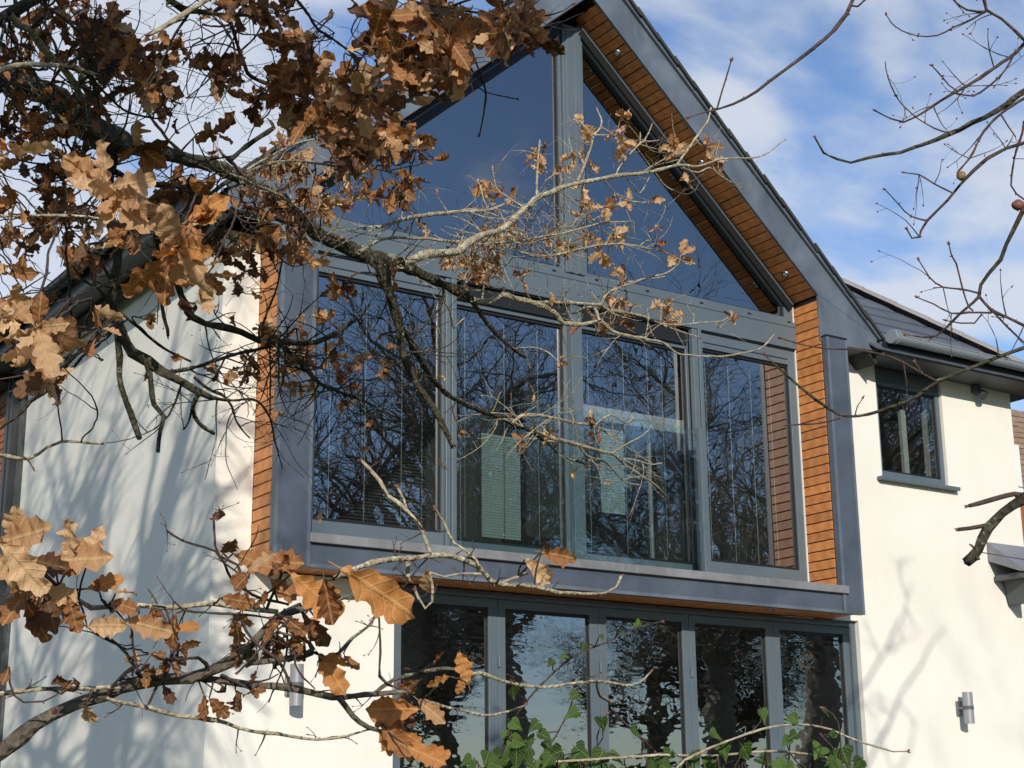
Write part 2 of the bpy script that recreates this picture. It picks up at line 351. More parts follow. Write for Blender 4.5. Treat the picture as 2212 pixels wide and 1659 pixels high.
# ------------------------------------------------------------------ the house
HB = (3, 2.6, -2.3)
house = tag(empty('house', HB), 'white rendered house with tall glazed gable in slate blue frame lined with cedar boards', 'house')
w = MB()
w.box(-.3, -.0005, .33, .62, -2.6, 2.62); w.box(0, 1.224, .33, .62, -2.6, -.001)
w.build('front_wall', M['render'], house); w = MB(); w.box(6.30, 6.77, .33, .62, -2.6, 2.62); w.box(6.0, 6.2995, .33, .62, .001, 2.62)
w.box(6.7705, 7.74, .33, .62, -2.6, 1.425); w.box(7.7405, 8.84, .33, .62, -2.6, 2.62)
w.build('front_wall', M['render'], house); w = MB(); w.box(8.60, 8.84, .6205, 5.2, -2.6, 2.62); w.box(-.3, 8.84, 5.2, 5.4, -2.6, 2.62)
w.build('rear_wall', M['render'], house)
w = MB(); w.box(-.3005, -.05, .6205, 5.15, -2.6, 2.74); w.build('side_wall', M['render'], house)
# slim corner bead
w = MB(); w.box(-.305, -.296, .326, .334, -2.6, 2.6); w.build('corner_bead', M['white'], house)

K = (5.724, 3.081); A = (3.056, 5.4995); KL = (.304, 3.081)
sR = (A[1]-K[1])/(A[0]-K[0]); sL = (A[1]-KL[1])/(A[0]-KL[0])
FO = .41
def zr(x, o=0): return A[1]+o+sR*(x-A[0])
def zl(x, o=0): return A[1]+o+sL*(x-A[0])
# barge fascias
f = MB(); f.prism([K, (6.5, zr(6.5, FO)), (A[0], A[1]+FO), (A[0], A[1])], .02, .05); f.prism([(5.724, 2.61), (6.5, 2.628), (6.5, zr(6.5, FO)-.0005), (K[0], K[1]-.0005)], .021, .05); f.build('barge_fascia', M['fascia'], house, bevel=.004)
f = MB(); f.prism([KL, (A[0]-.004, A[1]), (A[0]-.004, A[1]+FO), (-.42, zl(-.42, FO))], .02, .05); f.prism([(-.42, 2.628), (.304, 2.61), (KL[0], KL[1]-.0005), (-.42, zl(-.42, FO)-.0005)], .021, .05); f.build('barge_fascia', M['fascia'], house, bevel=.004)
f = MB(); f.bar((5.97, .014, 2.618), (6.49, .014, 2.636), .016, .02, (0, 1, 0)); f.build('edge_trim', M['fascia'], house); f = MB(); f.bar((6.52, .0, zr(6.52, FO-.01)), (A[0], .0, A[1]+FO-.01), .035, .03, (0, 1, 0)); f.build('edge_trim', M['fascia'], house); f = MB(); f.bar((-.44, .0, zl(-.44, FO-.01)), (A[0]-.02, .0, A[1]+FO-.01), .035, .03, (0, 1, 0))
f.build('edge_trim', M['fascia'], house)
f = MB(); f.box(6.44, 6.5, .0505, .33, 2.64, 2.86); f.box(6.01, 6.5, .0505, .33, 2.628, 2.64); f.build('eave_box', M['zinc'], house)
# box frame
for x0, x1 in ((0, .300), (5.728, 6.0)):
    f = MB(); f.box(x0, x1, -.045, .0195, 0, 2.65); o = f.build('frame_post', M['zinc'], house, bevel=.006)
    c = MB(); c.box(x0-.004, x1+.004, -.05, .018, 2.6505, 2.667); c.build('post_cap', M['black'], o)
    for e0, e1 in ((x0+.001, x0+.03), (x1-.03, x1-.001)):
        c = MB(); c.box(e0, e1, -.0505, -.0452, .0, 2.645); c.build('edge_fold', M['fascia'], o)
f = MB(); f.box(.3005, 5.7275, -.035, .0195, .0, .178); f.build('frame_base', M['zinc'], house, bevel=.006)
f = MB(); f.box(.3005, 5.7275, -.0405, -.0352, .0, .028); f.build('base_fold', M['fascia'], house)
f = MB(); f.box(.288, 5.79, -.075, .40, .1785, .25); f.build('window_sill', M['sill'], house, bevel=.005)
f = MB(); f.box(0.03, 5.97, .022, .45, .035, .177); f.box(.03, .259, .055, .45, .18, 3.0); f.box(5.76, 5.97, .055, .45, .18, 3.0); f.build('frame_core', M['black'], house)
# gable roof slabs
for s in (1, -1):
    f = MB(); Zf = zr if s > 0 else zl; xe = 6.5 if s > 0 else -.42
    poly = [(A[0], A[1]+.13), (A[0], A[1]+FO-.005), (xe, Zf(xe, FO-.005)), (xe, Zf(xe, .13))]
    if s > 0: poly = poly[::-1]
    f.prism(poly, .0505, 5.2); f.build('gable_roof', M['darkslate'], house)

# ---- cedar boards
def board_mesh(L, W=.0805, T=.018):
    b = MB(); c = .0025; w2 = W/2; l2 = L/2      # local: x thickness (face at -x), y length, z width
    b.add([(0, -l2, -w2+c), (0, l2, -w2+c), (0, l2, w2-c), (0, -l2, w2-c), (c, -l2, -w2), (c, l2, -w2), (c, l2, w2), (c, -l2, w2), (T, -l2, -w2), (T, l2, -w2), (T, l2, w2), (T, -l2, w2)],
          [(0, 3, 2, 1), (0, 1, 5, 4), (1, 2, 6, 5), (2, 3, 7, 6), (3, 0, 4, 7), (4, 5, 9, 8), (5, 6, 10, 9), (6, 7, 11, 10), (7, 4, 8, 11), (8, 9, 10, 11)])
    return b.mesh('board', M['wood'])
PB = .09
def cladding(name, back, boards, L):
    p = back.build(name, M['black'], house); me = board_mesh(L)
    for loc, ry in boards:
        o = link('board', me, p, loc); o.rotation_euler = (random.gauss(0, .0015), ry, random.gauss(0, .0015)); o.location.x += random.gauss(0, .0006)
    return p
b = MB(); b.box(5.745, 5.759, .03, .42, .25, 3.1)
cladding('reveal_cladding', b, [((5.724, .20, .29+PB*i), 0) for i in range(31)], .335)
b = MB(); b.box(.26, .282, .03, .42, .25, 3.05)
cladding('reveal_cladding', b, [((.304, .20, .29+PB*i), math.pi) for i in range(31)], .335)
b = MB(); b.box(.022, .0295, .02, .33, 0, 2.9)
cladding('cheek_cladding', b, [((.002, .175, .04+PB*i), 0) for i in range(31)], .305)
b = MB(); b.box(.03, 5.97, .021, .44, .027, .0345)
cladding('base_cladding', b, [((.07+PB*i, .228, .008), -math.pi/2) for i in range(66)], .405)
for s in (1, -1):
    kk = K if s > 0 else KL; d = np.array([A[0]-kk[0], A[1]-kk[1]]); L = np.hypot(*d); d /= L
    nrm = np.array([-d[1], d[0]])*(1 if s < 0 else -1)
    if nrm[1] < 0: nrm = -nrm                       # outwards (up)
    q = MB(); p0 = np.array(kk)+nrm*.022; p1 = np.array(A)+nrm*.022; poly = [tuple(p0), tuple(p0+nrm*.05), tuple(p1+nrm*.05), tuple(p1)]
    if s > 0: poly = poly[::-1]
    q.prism(poly, .051, .42)
    n = int((L-.03)/PB); ang = math.atan2(nrm[1], nrm[0])     # local +x must point along nrm
    cladding('soffit_cladding', q, [((kk[0]+d[0]*(.045+PB*i), .21, kk[1]+d[1]*(.045+PB*i)), -ang) for i in range(n)], .325)

for x in (5.719, .309): m = MB(); m.box(x-.004, x+.004, .368, .3835, .252, 3.06); m.build('sealant_bead', M['white'], house)
# ---- downlights in the soffits
def downlight(p, nrm, parent=house):
    p = np.array(p); n = np.array(nrm, float); n /= np.linalg.norm(n)
    m = MB(); m.cyl(p-n*.002, p+n*.006, .042, 20, .038); o = m.build('downlight', M['steel'], parent)
    m = MB(); m.cyl(p+n*.0062, p+n*.008, .020, 14); m.build('lens', M['cord'], o)
nR = np.array([-(-sR), 0, 0]);
nr = np.array([sR, 0, -1.]); nr /= np.linalg.norm(nr)
for x, z in ((3.485, 5.1107), (4.461, 4.2256), (5.482, 3.2996)): downlight((x+nr[0]*.002, .205, z+nr[2]*.002), nr)
for x in (1.2, 3.1, 4.99): downlight((x, .14, .006), (0, 0, -1))

# ---- glazing
def ring(poly, t_, y0, y1, mb, hole=None):
    """frame between a polygon and its inner copy"""
    n = len(poly); inner = hole
    v = [(x, y, z) for y in (y0, y1) for pl in (poly, inner) for x, z in pl]; f_ = []
    for i in range(n):
        j = (i+1) % n
        f_ += [(i, j, n+j, n+i), (2*n+j, 2*n+i, 3*n+i, 3*n+j), (j, i, 2*n+i, 2*n+j), (n+i, n+j, 3*n+j, 3*n+i)]
    mb.add(v, f_)
def window(name, outer, inner, y0, y1, yg, glass, parent=house, fm='frame', bead=True):
    p = empty(name, (outer[0][0], y0, outer[0][1]), parent)
    m = MB(); ring(outer, 0, y0, y1, m, inner); m.build('frame', M[fm], p, bevel=.003)
    if bead:
        c = np.mean(inner, axis=0); ib = [tuple(c+(np.array(q)-c)*(1-.022/np.linalg.norm(np.array(q)-c)*1.3)) for q in inner]
        m = MB(); ring([tuple(q) for q in inner], 0, y0+.02, yg-.001, m, ib); m.build('gasket', M['black'], p)
    m = MB(); m.prism(inner, yg, yg+.008); m.build('pane', glass, p)
    return p
def rect(x0, x1, z0, z1): return [(x0, z0), (x1, z0), (x1, z1), (x0, z1)]
G = M['glass']
window('window', rect(.3045, 1.742, .2505, 2.598), rect(.53, 1.685, .44, 2.45), .385, .45, .425, G)
window('window', rect(1.745, 3.035, .2505, 2.598), rect(1.80, 2.965, .40, 2.42), .43, .50, .47, G)
window('window', rect(3.038, 4.448, .2505, 2.598), rect(3.13, 4.365, .40, 2.42), .43, .50, .47, G)
window('window', rect(4.451, 5.7235, .2505, 2.598), rect(4.536, 5.63, .44, 2.45), .385, .45, .425, G)
window('gable_window', [(3.165, 2.886), (5.7, 2.886), (5.7, 3.09), (3.165, zr(3.165, -.01))], [(3.20, 2.93), (5.60, 2.93), (5.60, zr(5.60, -.16)), (3.20, zr(3.20, -.16))], .37, .44, .41, G)
window('gable_window', [(.33, 2.886), (2.945, 2.886), (2.945, zl(2.945, -.01)), (.33, 3.09)], [(.45, 2.93), (2.91, 2.93), (2.91, zl(2.91, -.16)), (.45, zl(.45, -.16))], .37, .44, .41, G)
for s in (1, -1):
    Zf = zr if s > 0 else zl; xa, xb = (3.17, 5.68) if s > 0 else (2.94, .34)
    m = MB(); m.bar((xa, .352, Zf(xa, -.085)), (xb, .352, Zf(xb, -.085)), .030, .11, (0, 0, 1)); o = m.build('slope_gasket', M['black'], house)
    m = MB(); m.bar((xa, .332, Zf(xa, -.06)), (xb, .332, Zf(xb, -.06)), .010, .014, (0, 0, 1)); m.build('slope_bead', M['frame'], o)
m = MB(); m.box(2.948, 3.162, .34, .45, 2.888, 5.33); m.box(2.985, 3.03, .332, .3395, 2.89, 5.3); m.box(3.075, 3.12, .332, .3395, 2.89, 5.3); m.build('gable_mullion', M['frame'], house, bevel=.003)
m = MB(); m.box(3.0, 3.075, .36, .4295, .2505, 2.598); m.box(3.0765, 3.125, .37, .4295, .2505, 2.598); m.build('centre_mullion', M['frame'], house, bevel=.003)
m = MB(); m.box(4.37, 4.43, .33, .384, .2505, 2.598); m.box(4.4315, 4.47, .315, .384, .2505, 2.598); m.build('side_mullion', M['frame'], house, bevel=.004)
m = MB(); m.box(1.70, 1.742, .34, .384, .2505, 2.598); m.box(1.7435, 1.79, .32, .4295, .2505, 2.598); m.build('side_mullion', M['frame'], house, bevel=.004)
m = MB(); m.box(.3045, 5.7235, .352, .45, 2.612, 2.885); m.box(.306, 5.722, .345, .3515, 2.83, 2.85); m.build('transom', M['frame'], house, bevel=.003)
m = MB(); m.box(.306, 5.722, .37, .45, 2.5985, 2.6115); m.box(1.80, 4.36, .40, .4295, 2.46, 2.597); m.box(4.54, 5.62, .380, .3845, 2.5, 2.508); m.box(.53, 1.68, .380, .3845, 2.5, 2.508); m.build('shadow_gap', M['black'], house)
m = MB()
for x in (.9, 1.7, 2.8, 3.27, 3.85, 4.5, 5.1, 5.62): m.box(x, x+.035, .343, .3515, 2.872, 2.884)
m.build('drain_cover', M['black'], house)
# balustrade
p = empty('glass_balustrade', (2.9, .12, .25), house)
m = MB(); m.prism(rect(1.70, 4.19, .262, 1.565), .112, .129); m.build('glass_panel', M['rail_glass'], p)
for x in (4.205,): m = MB(); m.box(x, x+.05, .09, .16, .2505, 1.58); m.build('balustrade_post', M['frame'], p, bevel=.004)
m = MB(); m.box(1.65, 4.2, .105, .136, .2505, .262); m.build('base_channel', M['frame'], p)

# blinds: slat packs with cords
def blind(x0, x1, z0, z1, y, cords):
    p = empty('venetian_blind', (x0, y, z1), house); m = MB(); z = z0
    while z < z1: m.bar((x0, y, z), (x1, y, z), .024, .0012, (0, .28, 1)); z += .027
    tag(m.build('blind_slats', M['slat'], p), kind='stuff')
    for c in cords: m = MB(); m.box(c-.0022, c+.0022, y-.016, y-.013, z0-.02, z1+.02); m.build('ladder_cord', M['cord'], p)
    m = MB(); m.box(x0, x1, y-.015, y+.015, z0-.035, z0-.015); m.build('bottom_rail', M['slat'], p)
blind(.55, 1.66, .52, 2.44, .60, (.76, 1.08, 1.42))
for c in (2.0, 2.4, 2.75, 3.3, 3.7, 3.98, 4.15, 4.68, 4.97, 5.25, 5.5):
    m = MB(); m.box(c-.003, c+.003, .53, .533, .46, 2.44); m.build('ladder_cord', M['cord'], house)

# rooms behind the glass
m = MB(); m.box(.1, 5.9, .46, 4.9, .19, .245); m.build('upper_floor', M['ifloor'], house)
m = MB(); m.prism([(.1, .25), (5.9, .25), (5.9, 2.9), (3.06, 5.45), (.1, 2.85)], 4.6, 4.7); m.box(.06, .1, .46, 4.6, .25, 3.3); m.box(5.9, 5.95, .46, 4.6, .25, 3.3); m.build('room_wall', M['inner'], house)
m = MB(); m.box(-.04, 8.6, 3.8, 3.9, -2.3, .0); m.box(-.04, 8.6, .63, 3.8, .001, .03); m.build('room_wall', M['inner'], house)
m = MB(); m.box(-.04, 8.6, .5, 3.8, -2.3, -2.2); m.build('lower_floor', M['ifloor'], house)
for (ua, va, ub, vb) in ((1040, 935, 1125, 1165), (1295, 925, 1352, 1110)):
    a_ = onY(ua, va, .59); b_ = onY(ub, vb, .59); m = MB(); z = b_[2]
    while z < a_[2]: m.bar((a_[0], .59, z), (b_[0], .59, z), .003, .026, (0, .35, 1)); z += .024
    tag(m.build('closed_slats', M['white'], house), kind='stuff')
m = MB(); m.box(4.3, 5.85, 2.2, 2.5, 2.05, 2.3); m.box(4.9, 5.2, 2.2, 2.5, 1.6, 2.05); m.build('room_bulkhead', M['white'], house)
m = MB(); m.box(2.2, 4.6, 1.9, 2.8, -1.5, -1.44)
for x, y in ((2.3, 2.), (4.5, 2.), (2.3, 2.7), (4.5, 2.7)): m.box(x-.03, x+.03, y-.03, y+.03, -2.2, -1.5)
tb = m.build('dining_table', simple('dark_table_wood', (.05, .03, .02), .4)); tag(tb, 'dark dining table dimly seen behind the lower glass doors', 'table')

# ---- folding doors
D = [(1.262, 2.238, 1.335, 2.15), (2.242, 3.262, 2.312, 3.17), (3.266, 4.26, 3.346, 4.185), (4.264, 5.268, 4.33, 5.175), (5.272, 6.235, 5.345, 6.165)]
for a0, a1, g0, g1 in D: window('patio_door', rect(a0, a1, -2.2, -.055), rect(g0, g1, -2.06, -.125), .41, .47, .445, M['door_glass'])
for i, (a0, a1, g0, g1) in enumerate(D):
    if i in (1, 2, 3):
        for hz in (-.52, -1.5): m = MB(); m.cyl((a0+.002, .400, hz), (a0+.002, .400, hz-.08), .011, 8); m.build('door_hinge', M['frame'], house)
m = MB(); m.box(1.2245, 1.26, .38, .48, -2.25, -.022); m.box(6.237, 6.2995, .38, .48, -2.25, -.022); m.box(1.2605, 6.2365, .38, .48, -.053, -.0225); m.build('door_surround', M['frame'], house, bevel=.003)
m = MB(); m.box(1.2245, 6.2995, .38, .62, -.022, -.002); m.build('door_lintel', M['zinc'], house)

# ---- small window on the right
window('window', rect(6.772, 7.738, 1.45, 2.47), rect(6.825, 7.685, 1.53, 2.42), .365, .43, .40, M['glass'])
m = MB(); m.box(6.772, 7.738, .36, .44, 2.4705, 2.605); m.build('window_head', M['zinc'], house)
m = MB(); m.box(6.69, 7.83, .255, .37, 1.412, 1.4495); m.build('window_sill', M['frame'], house, bevel=.004)
m = MB(); m.box(6.4, 8.6, 2.6, 2.7, 1.2, 2.62); m.box(6.4, 8.6, .62, 2.6, 2.60, 2.625); m.build('room_wall', M['inner'], house)
m = MB(); m.box(7.43, 7.50, .62, .66, 1.4, 2.3); m.build('inner_post', M['white'], house)

# ---- right eaves, gutter
m = MB(); m.box(6.5005, 9.22, -.04, .33, 2.605, 2.62); m.build('eave_soffit', M['soffit'], house)
m = MB(); m.box(6.5005, 9.22, -.065, -.0405, 2.60, 2.72); m.build('fascia_board', M['black'], house)
def gutter(a, b, r, mat, parent, open_dir=(0, 0, 1)):
    a = np.array(a, float); b = np.array(b, float); d = (b-a)/np.linalg.norm(b-a); s_ = np.cross(d, (0, 0, 1)); m = MB(); n = 12
    v = []
    for q in (a, b):
        for rr in (r, r-.006):
            for k in range(n+1):
                t_ = math.pi+math.pi*k/n; v.append(q+s_*rr*math.cos(t_)+np.array([0, 0, 1])*rr*math.sin(t_))
    n1 = n+1; fs = []
    for k in range(n): fs += [(k, k+1, 2*n1+k+1, 2*n1+k), (n1+k+1, n1+k, 3*n1+k, 3*n1+k+1), (k+1, k, n1+k, n1+k+1)]
    fs += [(0, 2*n1, 3*n1, n1), (n, n1+n, 3*n1+n, 2*n1+n)]
    m.add(v, fs); m.cyl(a+s_*r, b+s_*r, .008, 8); m.cyl(a-s_*r, b-s_*r, .008, 8)
    o = m.build('gutter', mat, parent, smooth=False)
    L = np.linalg.norm(b-a); k = .35
    while k < L:
        c = a+d*k; m = MB(); 
        for w_ in (-1,): 
            vv = []
            for q in (c-d*.014, c+d*.014):
                for j in range(n+1):
                    t_ = math.pi+math.pi*j/n; vv.append(q+s_*(r+.006)*math.cos(t_)+np.array([0, 0, 1])*(r+.006)*math.sin(t_))
            m.add(vv, [(j, j+1, n1+j+1, n1+j) for j in range(n)])
        m.build('gutter_bracket', mat, o); k += .85
    return o
gt = gutter((6.56, -.135, 2.765), (9.3, -.135, 2.755), .066, M['pipe'], house)
m = MB(); m.cyl((6.53, -.135, 2.755), (6.56, -.135, 2.755), .072, 24); m.cyl((6.59, -.135, 2.757), (6.605, -.135, 2.757), .074, 24); m.build('gutter_end', M['pipe'], gt)
# ---- left eaves
m = MB(); m.box(-.68, -.301, .2, 5.6, 2.70, 2.72); m.build('eave_soffit', M['soffit'], house)
m = MB(); m.box(-.70, -.6805, .2, 5.6, 2.66, 2.84); m.build('fascia_board', M['dpipe'], house)
gutter((-.77, 5.6, 2.83), (-.77, .25, 2.84), .062, M['dpipe'], house)
m = MB(); m.cyl((-.40, 5.3, 2.66), (-.40, .9, 2.68), .04, 12); m.build('eave_pipe', M['dpipe'], house)
# ---- main roof
def roof_z(y): return 2.67+.83*y
m = MB(); y1 = 2.6
m.add([(6.45, -.05, roof_z(-.05)), (9.25, -.05, roof_z(-.05)), (6.6, y1, roof_z(y1)), (6.45, y1, roof_z(y1)), (9.25, 5.6, roof_z(-.05)), (6.45, 5.6, roof_z(-.05)), (6.45, 3.0, roof_z(y1)), (6.6, 3.0, roof_z(y1))],
      [(0, 1, 2, 3), (1, 4, 7, 2), (4, 5, 6, 7), (3, 2, 7, 6)])
m.build('main_roof', M['slate'], house)
tl = MB(); tl.box(-.222, .222, 0, .36, 0, .016); tme = tl.mesh('roof_slate', M['slate'])
ang = math.atan(.83); rows = MB(); rows.box(6.3, 6.31, 0, .01, 2.62, 2.63); rt = rows.build('slate_rows', M['slate'], house)
for k in range(9):
    y0 = -.08+k*.225
    for j in range(8):
        x = 6.6+j*.45+(k % 2)*.225
        if x+.2 > 9.2-y0 or x < 6.5+.0: continue
        o = link('roof_slate', tme, rt, (x, y0, roof_z(y0)+.012+random.gauss(0, .0015))); o.rotation_euler = (ang-.045, 0, random.gauss(0, .002))
hm = MB(); 
n = 8; vv = []
for q in (0, .44):
    rr = .115 if q == 0 else .105
    for k in range(n+1): t_ = math.pi*k/n; vv.append((q, rr*math.cos(t_), rr*.62*math.sin(t_)))
hm.add(vv, [(k, k+1, n+2+k, n+1+k) for k in range(n)]); hm.add([(0, .115*math.cos(math.pi*k/n), .115*.62*math.sin(math.pi*k/n)) for k in range(n+1)], [tuple(range(n+1))])
hme = hm.mesh('hip_tile', M['hip'], True)
hd = Vector((-1, 1, .83)).normalized()
for k in range(12):
    p_ = Vector((9.27, -.07, roof_z(-.05)+.02))+hd*(.40*k)
    o = link('hip_tile', hme, rt, p_); o.rotation_euler = hd.to_track_quat('X', 'Z').to_euler()
    m = MB(); m.cyl(p_+Vector((0, 0, .06)), p_+Vector((0, 0, .085)), .02, 8); m.build('tile_clip', M['hip'], o); 
# verge slates of the gable roof
vt = MB(); vt.box(0, .36, 0, .30, 0, .028); vme = vt.mesh('verge_slate', M['darkslate'])
for s in (1, -1):
    xs_ = 6.56 if s > 0 else -.48; Zf = zr if s > 0 else zl; L = math.hypot(A[0]-xs_, Zf(A[0])-Zf(xs_)); k = 0
    dd = np.array([A[0]-xs_, 0, Zf(A[0])-Zf(xs_)])/L; rb = MB(); rb.box(A[0]-.01, A[0]+.01, .1, .12, A[1]+FO+.01, A[1]+FO+.03); vb = rb.build('verge_row', M['darkslate'], house)
    while k*.285 < L-.1:
        p_ = np.array([xs_, 0, Zf(xs_, FO)])+dd*k*.285
        o = link('verge_slate', vme, vb, (p_[0], -.045+random.gauss(0, .004), p_[2]+.022+random.gauss(0, .004)))
        a2 = math.atan2(dd[2], dd[0]); o.rotation_euler = (0, -a2+(.05 if s > 0 else -.05), 0)
        if s > 0: o.location.z += .0
        k += 1

# ---- lamps, sensor, porch
def wall_lamp(x, z, label):
    root = tag(empty('wall_lamp', (x, .33, z)), label, 'wall lamp', 'up and down wall lamps on the render')
    m = MB(); m.box(x-.035, x+.035, .30, .3295, z-.07, z+.07); m.build('mount_plate', M['steel'], root, bevel=.004)
    m = MB(); m.cyl((x, .30, z), (x, .24, z), .018, 10); m.build('bracket', M['steel'], root)
    m = MB(); m.cyl((x, .20, z-.15), (x, .20, z-.018), .05, 24); m.cyl((x, .20, z+.018), (x, .20, z+.15), .05, 24); m.build('lamp_tube', simple('satin_lamp_metal', (.27, .27, .285), .4, .2, .04), root, smooth=False)
    m = MB(); m.cyl((x, .20, z-.0175), (x, .20, z+.0175), .053, 24); m.build('collar', M['soffit'], root)
wall_lamp(7.60, -.78, 'silver up and down wall lamp on the sunlit right render wall')
wall_lamp(.34, -.83, 'silver up and down wall lamp left of the folding glass doors')
root = tag(empty('security_light', (8.25, .33, 2.53)), 'small dark security light under the right hand eave', 'security light')
m = MB(); m.box(8.21, 8.29, .25, .329, 2.52, 2.60); m.build('housing', M['soffit'], root, bevel=.01)
m = MB(); m.cyl((8.25, .27, 2.53), (8.25, .19, 2.47), .04, 16, .052); m.build('lamp_head', M['soffit'], root)
m = MB(); m.cyl((8.25, .189, 2.469), (8.25, .185, 2.466), .04, 16); m.build('lens', M['steel'], root)
root = tag(empty('porch_roof', (8.8, .1, .3)), 'small grey lead covered porch roof fixed at the right end of the wall', 'porch roof')
q0 = onY(2178, 1173, .05); q1 = onY(2187, 1225, .05); q2 = onY(2196, 1285, .05)
m = MB(); m.add([(q0[0], .32, q0[2]+.05), (10.4, .32, q0[2]+.05), (q0[0], -.05, q1[2]), (10.4, -.05, q1[2]), (q0[0], .32, q0[2]-.15), (10.4, .32, q0[2]-.15), (q0[0], -.05, q1[2]-.05), (10.4, -.05, q1[2]-.05)],
      [(0, 2, 3, 1), (2, 6, 7, 3), (0, 4, 6, 2), (4, 5, 7, 6), (1, 3, 7, 5), (0, 1, 5, 4)]); m.build('lead_cover', M['lead'], root)
m = MB(); m.box(q0[0]+.06, 10.4, -.02, .31, q1[2]-.11, q1[2]-.055); m.build('beam', M['soffit'], root)
m = MB(); m.prism([(q0[0]+.24, q1[2]-.34), (q0[0]+.32, q1[2]-.34), (q0[0]+.32, q1[2]-.112), (q0[0]+.18, q1[2]-.112)], .05, .30); m.build('corbel', M['soffit'], root)

# ------------------------------------------------------------------ neighbouring brick house beyond the side wall
nb_ = tag(empty('brick_house', (-.3, 7.5, -2.3)), 'red brick house at the left edge behind a black drainpipe', 'house')
m = MB(); m.box(-.288, 1.5, 5.52, 10.5, -2.6, 2.75); bw = m.build('brick_wall', M['mortar'], nb_)
bm_ = MB(); bm_.box(-.012, .02, -.107, .107, -.0325, .0325); bme = bm_.mesh('brick', M['brick'])
for r in range(48):
    z = -1.1+r*.078
    if z > 2.55: break
    for k in range(5):
        y = 5.64+k*.226+(r % 2)*.113
        o = link('brick', bme, bw, (-.290+random.gauss(0, .0015), y, z)); o.rotation_euler = (random.gauss(0, .008), 0, random.gauss(0, .006))
m = MB(); m.box(-.33, -.20, 5.155, 5.30, -2.6, 2.62); m.build('corner_panel', simple('dark_mottled_glaze', (.05, .055, .055), .15, var=.8, vscale=7), nb_)
m = MB(); m.box(-.40, -.30, 5.31, 5.40, -2.6, 2.66); m.box(-.41, -.30, 5.42, 5.50, -2.6, 2.66); m.box(-.42, -.30, 5.3, 5.51, .6, .65); m.build('drainpipe', M['dpipe'], nb_)
m = MB(); m.box(-.75, 1.5, 5.61, 10.5, 2.62, 2.95); m.build('eave', M['dpipe'], nb_)

# neighbouring tiled roof on the right
T0 = P(2196, 1060, 24.); nr_ = tag(empty('tiled_house', (T0[0]+3, T0[1], -2.3)), 'brown tile hung house just visible past the right wall corner', 'house')
m = MB(); m.box(T0[0]-.4, T0[0]+6, T0[1], T0[1]+4, -2.5, T0[2]-.0); m.build('lower_wall', M['brick'], nr_)
m = MB(); m.add([(T0[0]-.5, T0[1]-.2, T0[2]), (T0[0]+6, T0[1]-.2, T0[2]), (T0[0]+6, T0[1]+.55, T0[2]+1.5), (T0[0]-.5, T0[1]+.55, T0[2]+1.5)], [(0, 1, 2, 3)]); tr_ = m.build('tiled_slope', M['mortar'], nr_)
ct = MB(); ct.box(-.085, .085, 0, .16, 0, .02); cme = ct.mesh('clay_tile', M['clay']); a3 = math.atan2(1.5, .75)
for r in range(14):
    for k in range(9):
        h = r*.118; o = link('clay_tile', cme, tr_, (T0[0]-.42+k*.175+(r % 2)*.087, T0[1]-.23+h*math.cos(a3), T0[2]-.02+h*math.sin(a3)+random.gauss(0, .004))); o.rotation_euler = (a3-.13, random.gauss(0, .02), 0)
m = MB(); q = P(2196, 1030, 23.7); m.box(q[0], q[0]+.12, q[1], q[1]+.1, q[2]-.3, q[2]+.5); m.build('flue_pipe', M['white'], nr_)

# ------------------------------------------------------------------ leaves
def oak_leaf(seed, rows=22, cols=4, lobes=4.2, curl=.35, wid=.28):
    r = np.random.default_rng(seed); t = np.linspace(0, 1, rows)
    env = np.sin(math.pi*np.clip(t, 0, 1)**1.25)**.62*wid
    def side(ph):
        s = .5+.5*np.cos(2*math.pi*(lobes*t+ph))
        return np.maximum(env*(1-.40*s*(t > .08)*(1-.25*t))*(1+.05*r.normal(size=rows)), .008)
    wl, wr = side(.5+r.uniform(-.1, .1)), side(.5+r.uniform(-.1, .1)); wl[0] = wr[0] = .006; wl[-1] = wr[-1] = .02
    xs = np.linspace(-1, 1, cols+1); V = []; U = []
    bend = r.uniform(-1, 1.2)*curl; fold = r.uniform(.1, .9)*curl; tw = r.uniform(-1, 1)*curl*1.2; wav = r.uniform(.01, .035)*(1+curl)
    ph = r.uniform(0, 6.28, 4)
    for i, ti in enumerate(t):
        for x in xs:
            w = (wr[i] if x > 0 else wl[i])*x; lead = abs(x)*.035*math.cos(2*math.pi*lobes*ti)*(ti > .1)
            z = fold*abs(w)*1.5+wav*math.sin(ti*17+x*2.2+ph[0])*abs(x)**.7+wav*.8*math.sin(ti*31+ph[1])*abs(x)
            y = ti+lead*.5; a = tw*(ti-.4)
            V.append((w*math.cos(a)-z*math.sin(a), y, z*math.cos(a)+w*math.sin(a))); U.append((ti, w))
    V = np.array(V)
    if abs(bend) > .02:                                       # roll along the length
        R = 1/(bend*1.6); th = V[:, 1]/R; y = (R-V[:, 2])*np.sin(th); z = R-(R-V[:, 2])*np.cos(th); V = np.stack([V[:, 0], y, z], 1)
    st = np.array([(-.006, -.16, 0), (.006, -.16, 0)]); c1 = cols+1
    F = [(i*c1+j, i*c1+j+1, (i+1)*c1+j+1, (i+1)*c1+j) for i in range(rows-1) for j in range(cols)]
    n = len(V); V = np.vstack([V, [[-.007, 0, 0], [.007, 0, 0], [.006, -.17, .01], [-.006, -.17, .01]]]); U = np.vstack([np.array(U), [[0, 0]]*4]); F.append((n, n+1, n+2, n+3))
    return V, np.array(F), U
